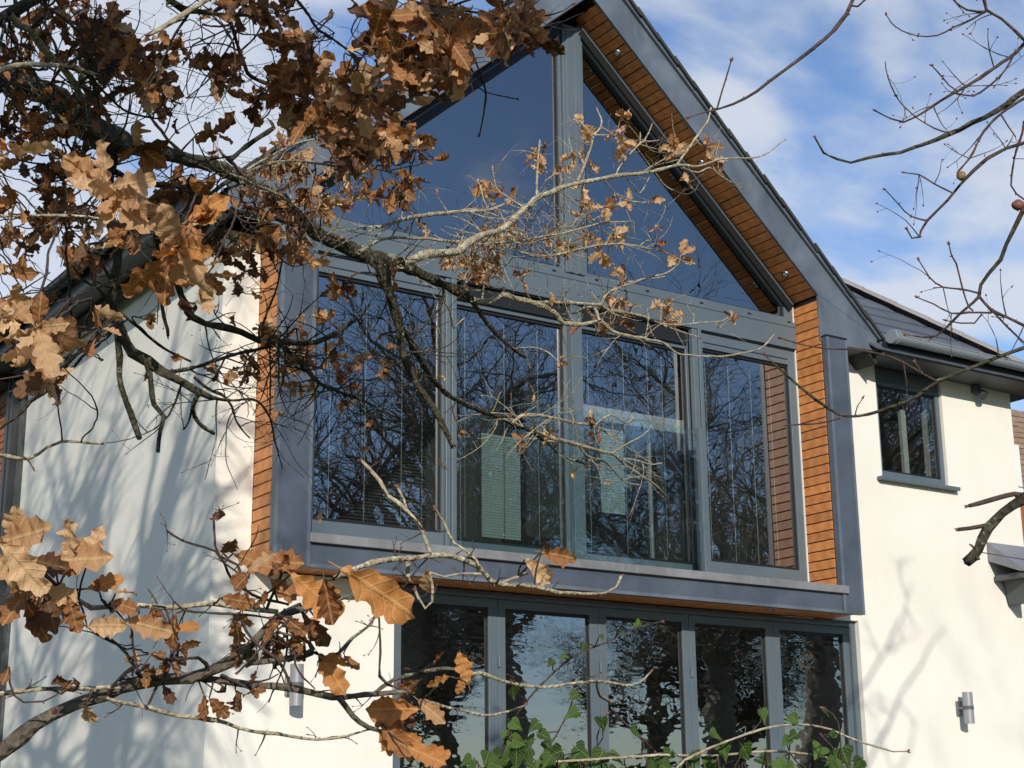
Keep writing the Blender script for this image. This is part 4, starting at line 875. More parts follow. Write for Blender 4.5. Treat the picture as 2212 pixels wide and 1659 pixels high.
CL = [
 (60,50,60,40,4,48,4.2,MD),(150,20,70,30,4,50,4.1,MD),(215,40,45,40,6,62,4.0,MD),(250,85,45,40,6,64,4.0,MD),(120,75,45,30,3,50,4.2,DK),(165,95,40,30,3,52,4.2,DK),
 (30,110,30,30,3,50,4.2,DK),(270,140,45,45,7,66,4.1,DK),(300,190,40,35,4,80,4.0,MD),(205,140,50,45,5,56,4.3,DK),(180,210,45,35,5,50,4.4,DK),(60,230,60,30,5,46,4.4,DK),(110,285,50,38,6,46,4.5,MD),
 (40,275,40,35,4,42,4.5,DK),(330,205,22,14,1,70,4.1,MD),(380,95,25,22,2,52,3.9,DK),(470,140,30,45,6,60,4.1,DK),(540,18,75,20,6,60,3.8,DK),(600,30,35,18,4,56,3.8,DK),
 (440,300,25,25,1,95,4.2,MD),(320,305,40,20,1,90,4.3,MD),(540,212,25,20,3,42,4.3,DK),(600,203,28,18,2,42,4.3,DK),(640,110,30,42,5,70,4.0,MD),(650,185,40,50,6,80,4.1,MD),
 (700,225,50,45,7,84,4.0,MD),(780,225,42,42,5,92,3.8,MD),(825,60,42,50,6,84,3.5,MD),(860,115,42,50,5,100,3.4,MD),(895,200,10,10,1,100,3.4,MD),(960,55,55,42,8,90,3.4,MD),
 (985,125,38,38,4,95,3.3,MD),(1085,45,50,32,6,84,3.3,MD),(1125,80,30,24,2,70,3.3,MD),(1165,70,10,16,1,72,3.2,MD),(740,300,45,42,6,72,4.6,MD),(830,290,50,32,6,72,4.8,MD),(880,325,34,28,4,56,5.0,MD),
 (835,425,42,22,3,50,5.6,DK),(885,400,32,16,3,50,5.8,DK),(640,335,55,34,7,36,5.6,LT),(560,370,50,34,5,38,5.3,LT),(740,395,50,42,6,36,5.8,LT),(560,435,50,22,5,36,5.4,MD),(640,430,45,30,5,36,5.7,MD),(700,445,30,25,4,36,5.8,LT),
 (450,430,50,34,5,46,4.9,DK),(500,515,50,34,5,46,4.9,DK),(560,530,50,32,5,44,5.0,MD),(630,545,30,20,3,40,5.4,MD),(240,425,45,22,2,112,3.3,TN),(385,480,35,25,2,90,3.4,RS),(385,550,45,24,2,115,3.5,RS),(430,600,28,14,2,64,3.6,LT),(285,520,22,24,2,60,3.8,MD),
 (200,470,40,24,3,50,4.4,DK),(70,475,50,32,4,50,4.4,DK),(150,555,60,24,4,48,4.4,DK),(60,525,42,40,3,50,4.4,DK),(120,435,42,36,4,50,4.4,DK),(100,360,60,35,6,46,4.4,DK),(190,355,40,30,4,46,4.4,MD),(320,420,50,35,5,46,4.6,MD),(390,400,45,30,4,42,4.8,MD),
 (30,350,32,30,1,105,3.0,RS),(38,430,30,26,1,92,3.0,RS),(10,530,18,26,1,66,3.2,RS),(18,590,14,20,1,60,3.4,RS),(15,645,14,12,1,60,3.4,TN),(70,695,42,28,2,98,2.9,TN),(60,775,60,34,3,84,3.1,MD),(95,830,42,14,2,60,3.2,MD),(20,700,30,30,2,60,3.2,TN),
 (680,560,22,20,1,34,5.5,RS),(620,500,50,22,3,36,5.4,MD),(510,590,26,24,2,42,5.0,DK),(570,715,50,14,4,30,5.3,LT),(625,722,50,14,4,30,5.4,LT),(650,770,40,12,3,30,5.6,LT),(545,792,28,18,3,32,5.3,MD),(600,805,40,22,3,30,5.5,LT),
 (712,760,22,14,1,42,5.6,MD),(722,790,24,24,2,42,5.6,MD),(655,832,30,12,2,30,5.7,LT),(312,690,4,4,1,42,4.6,DK),(420,672,14,6,1,34,4.8,DK),(480,800,30,20,2,30,5,MD),(700,690,30,12,1,30,5.6,MD),(780,790,20,20,1,30,5.8,MD),(760,860,22,12,2,28,6,MD),
 (1040,400,20,20,2,34,7,LT),(1090,430,24,20,2,32,7,LT),(1130,500,55,18,5,27,7.2,LT),(1180,530,52,18,5,27,7.3,LT),(1060,520,32,20,4,27,7,LT),(1230,520,42,18,4,27,7.4,LT),(1300,540,10,10,1,34,7.5,LT),(1020,560,50,18,5,30,6.9,LT),
 (1085,592,42,20,3,30,7.1,LT),(1028,604,16,22,2,32,7,MD),(1120,600,16,12,1,26,7.1,LT),(970,560,32,14,3,30,6.7,LT),(930,480,24,14,1,30,6.5,LT),(1170,335,14,26,2,30,7.1,LT),(1237,338,8,10,1,30,7.1,LT),(1210,374,10,8,1,28,7.1,LT),
 (1257,272,12,6,1,34,7.2,LT),(1342,293,20,18,2,36,7.4,LT),(1345,252,10,8,1,28,7.3,LT),(1460,330,24,12,2,34,7.7,LT),(1526,302,10,16,1,32,7.8,LT),(1495,397,12,12,1,26,7.7,LT),(1545,352,14,8,1,30,7.8,LT),(1263,405,14,8,1,34,7.2,LT),
 (1288,446,24,10,2,34,7.3,LT),(1275,350,12,12,1,28,7.2,MD),(1353,438,10,10,1,28,7.4,LT),(1395,436,16,8,1,26,7.5,LT),(1330,500,16,16,2,36,7.4,LT),(1412,488,8,10,1,20,7.6,LT),(1410,525,12,6,1,26,7.6,MD),(1482,560,16,8,1,32,7.7,LT),
 (1353,598,14,8,1,28,7.6,MD),(1340,665,24,24,4,30,7.6,MD),(1425,655,14,12,2,30,7.8,LT),(1460,685,24,12,2,26,7.9,LT),(1305,702,10,16,2,24,7.5,LT),(1350,700,16,18,2,30,7.6,MD),(1580,692,10,6,1,18,8,MD),
 (1208,782,8,10,1,22,7.1,MD),(1130,940,16,10,1,26,7,MD),(1190,945,30,10,1,26,7.1,LT),(1268,905,10,10,1,24,7.3,MD),(1285,935,20,12,1,22,7.4,MD),(1260,1010,10,8,1,20,7.3,LT),(840,602,14,14,1,32,5.8,MD),(838,790,12,10,1,30,5.9,MD),(810,765,8,8,1,20,5.9,MD),(980,930,30,16,1,24,6,MD),(735,635,14,16,1,42,5.7,MD),
]
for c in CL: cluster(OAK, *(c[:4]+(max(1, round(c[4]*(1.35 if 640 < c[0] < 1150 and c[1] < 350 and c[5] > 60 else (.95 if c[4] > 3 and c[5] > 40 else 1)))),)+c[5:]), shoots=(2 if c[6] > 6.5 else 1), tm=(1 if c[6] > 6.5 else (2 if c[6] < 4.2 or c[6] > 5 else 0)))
# more fine bare shoots along the traced branches
for (u0, v0, u1, v1, k, L, tm, dmin, dmax) in ((0,0,520,560,85,.22,0,3.5,5),(380,640,760,940,44,.24,0,4,6.2),(560,560,960,900,45,.22,0,5,6.6),(980,440,1400,620,80,.19,1,6,8),(1020,860,1420,1060,40,.20,1,6.5,8),(1180,640,1560,760,30,.16,1,6.5,8),(880,380,1200,620,24,.20,1,6,7.2),(1150,240,1600,450,26,.15,1,6.5,8),(560,300,860,560,40,.24,1,5,6.5)):
    A_ = np.array(OAK.nodes); sel = A_[(A_[:, 0] > u0)&(A_[:, 0] < u1)&(A_[:, 1] > v0)&(A_[:, 1] < v1)&(A_[:, 2] > dmin)&(A_[:, 2] < dmax)]
    if len(sel) == 0: continue
    for _ in range(k):
        nd = sel[int(rng.integers(len(sel)))]; q = rnd(); q = q-FX*(q@FX)*.5; q[2] *= .8; tips = []
        grow(OAK.twigs, nd[3:6], q, L*rng.uniform(.5, 1.5), min(.0034, max(.0016, nd[6]*.5)), 2 if L > .2 else 1, tips, tm, kink=.3, sides=4)
        for tp, td, tl in tips:
            bud(OAK.twigs, tp, td, .0018, 3)
            if rng.random() < .05: rosette(OAK, tp, td, 1, rng.uniform(.03, .06), LT if tm == 1 else MD)
# same tree's added leaves, unseen overhead, placed to shade the dark leaf mass
for (u, v, dep, n, s0) in ((60,60,4.2,14,1.5),(200,100,4.1,20,1.5),(120,260,4.4,14,1.6),(300,220,4.2,10,1.5),(480,120,4.0,14,1.4),(560,30,3.8,14,1.4),(660,180,4.0,10,1.6),(850,90,3.5,9,1.6),(960,80,3.4,9,1.6),(1080,60,3.3,7,1.5),(760,250,4.0,8,1.7),(200,480,4.4,12,1.9),(450,480,4.8,10,1.9),(340,760,4.5,5,2.4),(250,600,4.5,5,2.2)):
    for _ in range(int(n*.95)):
        c0 = P(u+rng.normal()*60, v+rng.normal()*45, dep); p_ = c0+SUN*rng.uniform(s0, s0+1.6)+rnd()*.12
        if UV(p_)[2] > .2 and UV(p_)[1] > -60 and -100 < UV(p_)[0] < 2300: p_ = p_+SUN*1.6
        a_ = trunk_pt(rng.uniform(4, 6.5)); mid = (a_+p_)/2+np.array([0, 0, .5])
        if rng.random() < .35: tube(OAK.twigs, smooth_path([(*a_, .012), (*mid, .007), (*p_, .003)], .12), 4, m=0)
        rosette(OAK, p_, rnd(), 6, .095, MD, facing=.3)
# bare upper limbs of the same oak: their shadows streak the side wall
def on_sun(t, y0, z0): return np.array([-.3, y0, z0])+np.array([-.52, -1., .44])*t
for k in range(12):
    y0 = rng.uniform(-.2, 5.2); z0 = rng.uniform(-1.2, 2.4); t_ = rng.uniform(6.2, 9.5); e_ = on_sun(t_, y0, z0); a_ = trunk_pt(rng.uniform(3.4, 6.4)); dv = e_-a_
    m1 = a_+dv*.35+np.array([0, 0, .35])+rnd()*.25; m2 = a_+dv*.7+np.array([0, 0, .25])+rnd()*.3; tip = e_+dv/np.linalg.norm(dv)*1.2+np.array([0, 0, .3])+rnd()*.4
    r0 = rng.uniform(.055, .10); pth = smooth_path([(*a_, r0), (*m1, r0*.8), (*m2, r0*.6), (*e_, r0*.42), (*tip, r0*.12)], .12); OAK.limb('branch', wiggle(pth, .02), 'bark', 8, .05)
    for _ in range(9):
        i = int(rng.integers(len(pth)//4, len(pth)-1)); dd = pth[i+1, :3]-pth[i, :3]; dd /= np.linalg.norm(dd); q = dd*.6+rnd()*.9; q[2] += .25; tips = []
        grow(OAK.twigs, pth[i, :3], q, rng.uniform(.7, 1.6), pth[i, 3]*.55, 2, tips, 0, kink=.22, sides=5)
OAK.finish([M[q] for q in TWM])

# ------------------------------------------------------------------ young oak, lower left, near
Y0 = P(-420, 1900, 2.5); YO = Plant('oak_tree', (Y0[0], Y0[1], -3.4), 'young oak at the lower left with pale bark rings and large orange leaves', 'tree', ['leaf0', 'leaf1', 'leaf2', 'leaf3'])
YO.limb('trunk', smooth_path([(Y0[0], Y0[1], -3.6, .07), (Y0[0]+.02, Y0[1]+.03, -2.8, .055), (*P(-380, 1850, 2.5), .042), (*P(-420, 1500, 2.6), .03), (*P(-520, 1000, 2.8), .02), (*P(-500, 400, 3.), .01)], .06), 'bark_mid', 12, .03)
LY = [
 (2.5, 2.9, 'bark_mid', [(-390,1860,24),(-200,1720,20),(-60,1652,18),(0,1622,17),(45,1584,16.5),(112,1547,15.5),(169,1521,14.5),(225,1502,14),(300,1476,13.5),(356,1463,12.5),(412,1461,12),(450,1446,12.5),(506,1423,11.5),(544,1389,10),(572,1360,9),(600,1333,8.5),(637,1318,8),(667,1312,6.5),(720,1300,5),(770,1280,3.6)]),
 (2.8, 2.9, 'bark_mid', [(425,1462,9),(445,1468,8.6),(487,1474,8.4),(562,1481,8),(637,1487,8),(691,1500,7.8),(740,1506,7.4),(815,1500,6.2),(872,1490,5),(885,1488,3)]),
 (2.85, 2.85, 'bark_mid', [(730,1506,6.4),(740,1518,6),(763,1547,5.8),(797,1569,5),(838,1581,3.6)]),
 (2.7, 2.9, 'bark_pale', [(230,1508,5),(244,1513,4.6),(319,1528,4.8),(375,1543,4.6),(442,1551,4.4),(487,1562,4),(544,1581,4),(600,1586,3.6),(628,1590,3.4),(684,1598,3),(740,1592,2.6),(793,1577,2)]),
 (2.7, 2.6, 'bark_pale', [(262,1484,4.6),(225,1485,4.8),(150,1489,5.2),(75,1489,5.4),(0,1498,6),(-60,1504,6)]),
 (2.6, 2.6, 'bark_red', [(30,1502,2.4),(52,1517,2.2),(94,1515,2.2),(139,1491,1.8)]),
 (2.7, 2.6, 'bark_red', [(236,1498,4.6),(240,1487,4.2),(270,1453,4),(289,1440,3.6),(274,1412,3.2),(240,1382,3),(210,1371,2.4)]),
 (2.6, 2.8, 'bark_pale', [(90,1239,3.6),(127,1266,3.8),(169,1296,4.4),(195,1314,5.4),(232,1311,5.4),(300,1307,6),(356,1311,6),(405,1309,6),(461,1305,6),(525,1314,5.6),(600,1322,5)]),
 (2.6, 2.7, 'bark_red', [(375,1299,2.4),(397,1318,2.6),(450,1324,2.8),(525,1328,2.4),(580,1335,2)]),
 (2.6, 2.8, 'bark_red', [(360,1146,2.2),(394,1168,2.4),(465,1191,2.6),(484,1217,2.8),(502,1254,3),(532,1277,3.2),(562,1292,3.2),(620,1305,3)]),
 (2.7, 2.7, 'bark_red', [(461,1112,2.2),(465,1179,2.4),(476,1202,2.8),(514,1221,3),(525,1254,3),(531,1277,3)]),
 (2.8, 2.8, 'bark_mid', [(530,1440,4),(544,1434,5),(600,1427,6.2),(656,1416,7),(672,1407,7),(675,1401,6.4),(667,1386,4.4),(640,1374,3.4),(607,1367,2.4)]),
 (2.8, 2.9, 'bark_mid', [(690,1425,4.6),(733,1412,4),(748,1395,4.2),(763,1378,4.2),(797,1352,3.4),(810,1333,2.4)]),
 (2.8, 2.8, 'bark_red', [(815,1325,2.6),(819,1337,3),(821,1412,3),(820,1461,3.2),(838,1479,2.8),(879,1491,2.4)]),
 (2.6, 2.6, 'bark_red', [(521,1337,3.2),(532,1363,3.2),(562,1397,3.2),(600,1423,3.2),(615,1449,3.2),(630,1483,3)]),
 (2.6, 2.6, 'bark_red', [(630,1333,2),(600,1362,2.2),(566,1397,2.4),(540,1425,2.4),(514,1453,2.6)]),
 (2.6, 2.9, 'bark_pale', [(720,1250,6),(760,1232,6.2),(801,1217,6.4),(853,1209,6.3),(890,1207,6.4),(928,1198,6.6),(966,1198,6.4),(1003,1209,6.2),(1033,1224,6),(1045,1237,5.8),(1056,1251,5.8),(1070,1262,5.8),(1104,1252,4.2),(1134,1239,3.6)]),
 (2.8, 3.0, 'bark_pale', [(1070,1262,4.4),(1110,1265,4),(1153,1268,4),(1209,1281,3.8),(1237,1282,3.2),(1305,1282,2.8),(1331,1269,2.8),(1342,1245,3)]),
 (2.8, 2.9, 'bark_pale', [(928,1194,4.4),(913,1149,4.6),(890,1116,4.4),(860,1086,4.2),(838,1071,4.2),(820,1040,4.2),(800,1014,4),(783,997,3.4)]),
 (2.85, 2.85, 'bark_pale', [(881,1105,2.6),(872,1078,2.6),(859,1054,2.8)]),
 (2.8, 2.8, 'bark_pale', [(1033,1218,2.8),(1029,1209,2.8),(1003,1187,3),(980,1172,3.2),(958,1127,3),(941,1102,3)]),
 (2.75, 2.75, 'bark_pale', [(881,1210,5.2),(881,1247,5.2),(885,1254,4.2)]),
 (2.75, 2.75, 'bark_red', [(886,1250,1.8),(905,1225,1.8),(925,1205,1.6)]),
 (2.75, 2.75, 'bark_pale', [(1040,1240,2.8),(995,1239,2.8),(958,1247,2.8),(928,1236,2.6)]),
 (2.75, 2.75, 'bark_pale', [(928,1236,2.8),(937,1269,3),(935,1299,3),(920,1314,3.2),(905,1292,3.2),(898,1277,3)]),
 (2.9, 3.1, 'bark_pale', [(912,1512,3.4),(950,1524,3.2),(1003,1536,3.2),(1044,1545,3),(1097,1538,2.6),(1134,1524,2)]),
 (2.9, 3.2, 'bark_pale', [(1005,1462,4.6),(1037,1453,4.4),(1078,1468,4.2),(1134,1481,3.8),(1190,1483,3.6),(1256,1474,3.4),(1297,1472,3.4),(1361,1481,2.8),(1391,1468,2.4),(1406,1451,1.8)]),
 (3.0, 3.2, 'bark_pale', [(1290,1474,3),(1290,1487,3.2),(1297,1502,3.8),(1327,1519,4)]),
 (3.2, 3.3, 'bark_red', [(1324,1536,3),(1353,1566,2.8),(1383,1592,2.4),(1413,1622,2)]),
 (3.0, 3.1, 'bark_mid', [(805,1500,4),(850,1470,5),(900,1455,4.6),(960,1445,4),(1010,1448,4)]),
 (2.9, 2.9, 'bark_red', [(890,1515,2),(880,1560,3),(900,1620,3),(930,1670,3)]),
]
add_traced(YO, LY)
# big single leaves: base, tip, depth, tone, facing sideways
BL = [(738,1228,898,1322,2.55,'leaf3'),(700,1250,715,1340,2.62,'leaf1'),(628,1240,728,1322,2.66,'leaf3'),(585,1250,640,1300,2.75,'leaf1'),(560,1210,655,1222,2.72,'leaf1'),(505,1195,592,1232,2.7,'leaf1'),(482,1195,508,1160,2.7,'leaf0'),(462,1112,518,1130,2.7,'leaf0'),
 (0,1172,108,1142,2.4,'leaf2'),(20,1170,40,1095,2.4,'leaf2'),(2,1170,98,1272,2.35,'leaf2'),(-20,1190,40,1260,2.4,'leaf2'),(108,1212,236,1205,2.5,'leaf2'),(150,1215,160,1120,2.5,'leaf2'),(190,1215,222,1140,2.5,'leaf2'),(72,1210,150,1232,2.5,'leaf0'),(120,1225,170,1240,2.5,'leaf1'),
 (188,1272,262,1250,2.6,'leaf3'),(250,1282,296,1272,2.6,'leaf3'),(215,1280,195,1250,2.6,'leaf1'),(238,1300,300,1320,2.6,'leaf1'),(60,1272,10,1350,2.5,'leaf1'),(78,1272,165,1298,2.5,'leaf2'),(98,1280,120,1365,2.5,'leaf0'),(148,1290,165,1360,2.5,'leaf1'),
 (55,1300,105,1378,2.5,'leaf1'),(125,1325,60,1350,2.5,'leaf0'),(20,1280,95,1262,2.5,'leaf1'),(40,1262,80,1320,2.55,'leaf0'),(110,1300,180,1335,2.6,'leaf1'),(188,1352,275,1352,2.6,'leaf2'),(268,1340,368,1365,2.6,'leaf2'),(330,1308,342,1365,2.6,'leaf1'),
 (300,1330,262,1370,2.65,'leaf1'),(378,1365,432,1345,2.7,'leaf3'),(380,1325,372,1400,2.7,'leaf1'),(388,1400,432,1380,2.7,'leaf1'),(475,1292,545,1302,2.65,'leaf1'),(545,1312,585,1285,2.7,'leaf1'),(500,1325,550,1345,2.7,'leaf1'),(608,1330,660,1368,2.7,'leaf1'),(655,1330,705,1388,2.7,'leaf0'),(680,1335,640,1375,2.7,'leaf1'),
 (688,1412,745,1495,2.8,'leaf3'),(700,1416,752,1412,2.8,'leaf3'),(742,1412,768,1455,2.8,'leaf1'),(1012,1478,992,1412,2.9,'leaf3'),(1000,1462,990,1502,2.9,'leaf3'),(972,1462,918,1470,2.9,'leaf3'),(905,1470,868,1490,2.9,'leaf1'),
 (903,1512,958,1560,2.9,'leaf2'),(905,1532,795,1532,2.85,'leaf3'),(850,1525,862,1578,2.85,'leaf1'),(880,1540,820,1510,2.85,'leaf1'),(820,1578,850,1622,2.85,'leaf3'),(866,1582,914,1602,2.85,'leaf3'),(878,1612,960,1650,2.8,'leaf3'),(905,1622,970,1628,2.8,'leaf3'),
 (822,1562,895,1632,2.85,'leaf1'),(882,1540,892,1585,2.9,'leaf0'),(938,1432,950,1402,3.0,'leaf1'),(440,1500,452,1558,2.75,'leaf1'),(452,1508,490,1545,2.75,'leaf1'),(352,1480,378,1524,2.75,'leaf0'),(508,1490,542,1535,2.8,'leaf0'),(485,1485,505,1518,2.8,'leaf0'),
 (152,1475,155,1512,2.6,'leaf1'),(155,1470,122,1462,2.6,'leaf0'),(160,1474,206,1470,2.6,'leaf0'),(182,1522,202,1555,2.65,'leaf2'),(1134,1208,1185,1255,2.85,'leaf2'),(1168,1192,1242,1206,2.85,'leaf1'),(926,1232,914,1282,2.75,'leaf2'),(1172,1185,1200,1165,2.85,'leaf0'),
 (600,1372,612,1412,2.8,'leaf0'),(635,1378,650,1420,2.8,'leaf0'),(575,1395,590,1425,2.8,'leaf0'),(512,1398,535,1418,2.8,'leaf0'),(505,1335,520,1385,2.75,'leaf1'),(20,1440,10,1478,2.6,'leaf1')]
for i, (u0, v0, u1, v1, dep, mt) in enumerate(BL):
    b0 = P(u0, v0, dep); b1 = P(u1, v1, dep+rng.uniform(-.04, .04)); L = np.linalg.norm(b1-b0); n_ = -FX+rnd()*.42+np.array([0, 0, .15])
    if L*FU/dep < 62: YO.leaf(b0, (b1-b0)/L, -FX+rnd()*.8, L*1.05, mt, 'm')
    else: YO.leaf(b0, (b1-b0)/L, n_, L*1.06, mt, 'b')
    nd = nearest(YO, u0, v0, dep, 2); 
    if np.hypot(nd[0]-u0, nd[1]-v0) > 6: tube(YO.twigs, smooth_path([(*nd[3:6], .0022), (*((nd[3:6]+b0)/2+rnd()*.004), .0018), (*b0, .0014)], .02), 5, m=2)
for c in [(320,1442,45,14,3,34,2.7,MD),(400,1420,40,14,3,34,2.75,MD),(285,1405,15,16,1,34,2.65,MD),(560,1400,50,25,3,38,2.8,DK),(640,1400,25,18,2,38,2.8,DK),(620,1345,50,14,2,44,2.75,MD),(90,1310,60,30,2,66,2.55,MD),(560,1230,40,20,1,60,2.75,MD),(840,1560,25,18,1,46,2.9,MD),(545,1500,30,12,1,34,2.8,DK),(600,1215,20,12,1,40,2.75,DK)]:
    cluster(YO, *c, tm=2)
A_ = np.array(YO.nodes); sel = A_[(A_[:, 0] > -10)&(A_[:, 0] < 1300)&(A_[:, 6] < .012)]
for _ in range(120):
    nd = sel[int(rng.integers(len(sel)))]; q = rnd(); q = q-FX*(q@FX)*.6; tips = []
    grow(YO.twigs, nd[3:6], q, rng.uniform(.015, .05), min(.002, max(.0011, nd[6]*.5)), 1, tips, 2, kink=.35, sides=4)
    for tp, td, tl in tips: bud(YO.twigs, tp, td, .0014, 3)
YO.finish([M[q] for q in TWM])

# ------------------------------------------------------------------ bare oak on the right
X0 = P(2900, 1900, 3.9); BO = Plant('oak_tree', (X0[0], X0[1], -3.3), 'bare oak twigs with buds and a round gall reaching in from the right', 'tree', ['leaf0'])
tr2 = smooth_path([(X0[0], X0[1], -3.6, .16), (X0[0]-.03, X0[1], -2.4, .13), (*P(2860, 900, 3.9), .11), (*P(2800, 200, 3.9), .09), (*P(2840, -500, 4.), .06), (*P(2700, -1100, 4.2), .03)], .1)
BO.limb('trunk', tr2, 'bark', 12, .04)
LR = [
 (3.9, 3.6, 'bark', [(2800,-60,26),(2600,40,14),(2400,110,9),(2212,200,6.4),(2175,223,6.2),(2125,250,5.6),(2075,277,5.2),(2025,297,4.6),(1975,317,4.2),(1942,330,3.8),(1875,342,3.2),(1838,352,2.8),(1808,343,2.6),(1782,330,2.4),(1762,300,1.8)]),
 (3.7, 3.6, 'bark_red', [(2300,40,5),(2212,93,4.4),(2195,113,4.2),(2148,147,3.8),(2102,177,3.4),(2068,197,3.2),(2015,230,2.8),(1978,253,2.4),(1952,265,2),(1925,258,1.8),(1892,240,1.3)]),
 (3.7, 3.7, 'bark_red', [(2110,-40,3.4),(2128,0,3.2),(2132,23,3.4),(2162,40,3.2),(2192,67,3.2),(2212,87,3.4),(2260,130,4),(2420,60,6)]),
 (3.7, 3.7, 'bark_red', [(2132,25,2.6),(2110,26,2.6),(2088,22,2.4),(2062,3,2.2),(2050,-15,2)]),
 (3.7, 3.6, 'bark_red', [(2122,28,2.2),(2095,43,2),(2058,60,1.9),(2025,77,1.8),(1982,78,1.6),(1948,67,1.5),(1925,50,1.3),(1915,33,1)]),
 (3.6, 3.5, 'bark_red', [(2400,240,9),(2300,280,6),(2212,310,4.4),(2175,322,4.2),(2135,343,3.8),(2102,370,3.5),(2075,397,3.2),(2045,433,3),(2002,477,2.8),(1988,500,2.6),(1985,513,2.4),(1968,515,2),(1960,497,1.6)]),
 (3.5, 3.5, 'bark_red', [(2058,417,2),(2018,397,1.8),(1985,377,1.7),(1955,373,1.3)]),
 (3.5, 3.5, 'bark_red', [(2002,477,1.9),(1968,467,1.7),(1942,443,1.6),(1912,410,1.2)]),
 (3.7, 3.5, 'bark_red', [(2280,180,4),(2212,213,3.4),(2162,247,3),(2125,283,2.8),(2102,330,2.6),(2075,363,2.4),(2068,372,2)]),
 (3.6, 3.6, 'bark_red', [(2162,247,1.9),(2178,273,1.7),(2192,293,1.3)]),
 (3.6, 3.6, 'bark_red', [(1912,133,1.1),(1918,167,1.2),(1935,207,1.4),(1955,232,1.4),(1978,253,1.6),(2018,277,1.6),(2050,287,1.8)]),
 (3.6, 3.6, 'bark_red', [(2068,197,1.9),(2050,185,1.8),(2038,170,1.7),(2013,142,1.3)]),
 (3.6, 3.6, 'bark_red', [(2060,200,1.8),(2102,207,2),(2118,200,2),(2158,167,2.1),(2182,133,2.3),(2192,113,2.5)]),
 (3.6, 3.6, 'bark_red', [(2212,262,2.6),(2208,287,2.6),(2195,325,2.4),(2188,360,2.2),(2183,400,2),(2195,418,2),(2214,432,2)]),
 (3.4, 3.4, 'bark', [(2420,380,10),(2300,400,7),(2212,445,6),(2206,460,5.4),(2188,500,4.8),(2175,527,4.6),(2162,560,4.3),(2135,590,4.2),(2118,616,4.2),(2113,640,4.2),(2100,655,3.4),(2075,676,3),(2042,710,2.8),(2022,726,2.4),(1992,730,2),(1958,723,1.5)]),
 (3.4, 3.4, 'bark_red', [(2112,633,2.4),(2075,625,2.3),(2038,621,2.2),(2020,611,2),(2008,600,1.9),(1985,563,1.4)]),
 (3.4, 3.4, 'bark_red', [(2115,640,3.2),(2142,670,3.2),(2175,686,3.2),(2212,703,3.2)]),
 (3.4, 3.4, 'bark_red', [(2142,676,2.6),(2092,675,2.4),(2055,676,2.2),(2015,656,2),(1982,643,1.4)]),
 (3.4, 3.4, 'bark_red', [(2102,672,2),(2092,663,2),(2078,620,2),(2065,570,1.9),(2055,553,1.8),(2050,530,1.3)]),
 (3.4, 3.4, 'bark_red', [(2142,670,2.4),(2175,705,2.4),(2212,740,2.4)]), (3.4, 3.4, 'bark_red', [(2120,680,2),(2105,698,1.9),(2075,698,1.8),(2045,693,1.3)]),
 (3.6, 3.3, 'bark', [(2420,640,12),(2300,710,6),(2212,750,4.6),(2158,770,4.4),(2108,790,4.2),(2058,810,4.2),(2025,823,4.2),(1975,860,3.9),(1925,880,3.6),(1875,896,3.4),(1828,900,3.4),(1808,895,3.6),(1758,863,2.9),(1708,820,2.5),(1675,790,2.2),(1652,766,1.6)]),
 (3.3, 3.3, 'bark_red', [(1815,903,2.2),(1775,913,2),(1740,917,1.8),(1702,918,1.4)]),
 (3.4, 3.3, 'bark_red', [(2022,823,3),(1992,806,2.8),(1952,783,2.5),(1908,766,2.4),(1842,756,2.1),(1765,750,1.8),(1722,741,1.6),(1688,731,1.6)]),
 (3.3, 3.3, 'bark_red', [(1990,806,2),(1985,795,2),(1978,785,1.6)]),
 (3.3, 3.3, 'bark_red', [(1847,896,1.4),(1852,878,1.3),(1862,862,1)]),
 (3.2, 3.2, 'bark', [(2420,1010,18),(2300,1050,14),(2212,1078,12),(2190,1092,11.5),(2167,1108,11.5),(2133,1134,11.5),(2120,1156,11),(2110,1179,11),(2097,1200,11),(2086,1216,11)]),
 (3.2, 3.2, 'bark_red', [(2215,1070,6),(2190,1068,5.4),(2148,1078,5),(2115,1087,4.6),(2092,1093,4.4)]),
 (3.2, 3.2, 'bark_red', [(2135,1134,5),(2120,1137,4.6),(2095,1141,4.2),(2069,1144,4.2)]),
 (3.2, 3.2, 'bark_red', [(2108,1190,3),(2101,1180,2.6)]),
 (3.2, 3.2, 'bark_red', [(2118,1193,1.2),(2160,1200,1.1),(2212,1209,1),(2260,1214,1)]),
 (3.3, 3.0, 'bark_red', [(2300,-240,12),(2000,-120,7),(1862,-40,5),(1842,0,4.4),(1828,30,4.4),(1802,63,4.4),(1797,70,4),(1733,127,3.4),(1666,177,3),(1609,213,2.7),(1580,226,2.5),(1546,238,2.3),(1520,243,1.6),(1490,253,.9)]),
 (3.0, 3.0, 'bark_red', [(1549,235,2),(1557,205,1.8),(1568,170,1.7),(1579,133,1.6)]),
 (3.1, 3.1, 'bark_red', [(1840,12,2.4),(1853,14,2.4),(1868,0,2.2),(1880,-20,2)]),
]
add_traced(BO, LR)
for d0, u, v in ((3.9, 2400, 240), (3.9, 2420, 380), (3.8, 2420, 640), (3.6, 2420, 1010), (3.6, 2300, -240), (3.7, 2300, 40), (3.7, 2420, 60), (3.7, 2280, 180)):
    p_ = P(u, v, {240: 3.6, 380: 3.4, 640: 3.6, 1010: 3.2, -240: 3.3, 40: 3.7, 60: 3.7, 180: 3.7}[v]); a_ = tr2[np.argmin(abs(tr2[:, 2]-p_[2]-.0))][:3]
    BO.limb('branch', smooth_path([(*a_, .03), (*((a_+p_)/2+np.array([0, 0, .05])), .02), (*p_, .011 if v > 200 else .008)], .05), 'bark', 8)
A_ = np.array(BO.nodes); sel = A_[(A_[:, 6] < .0075)&(A_[:, 6] > .0012)]
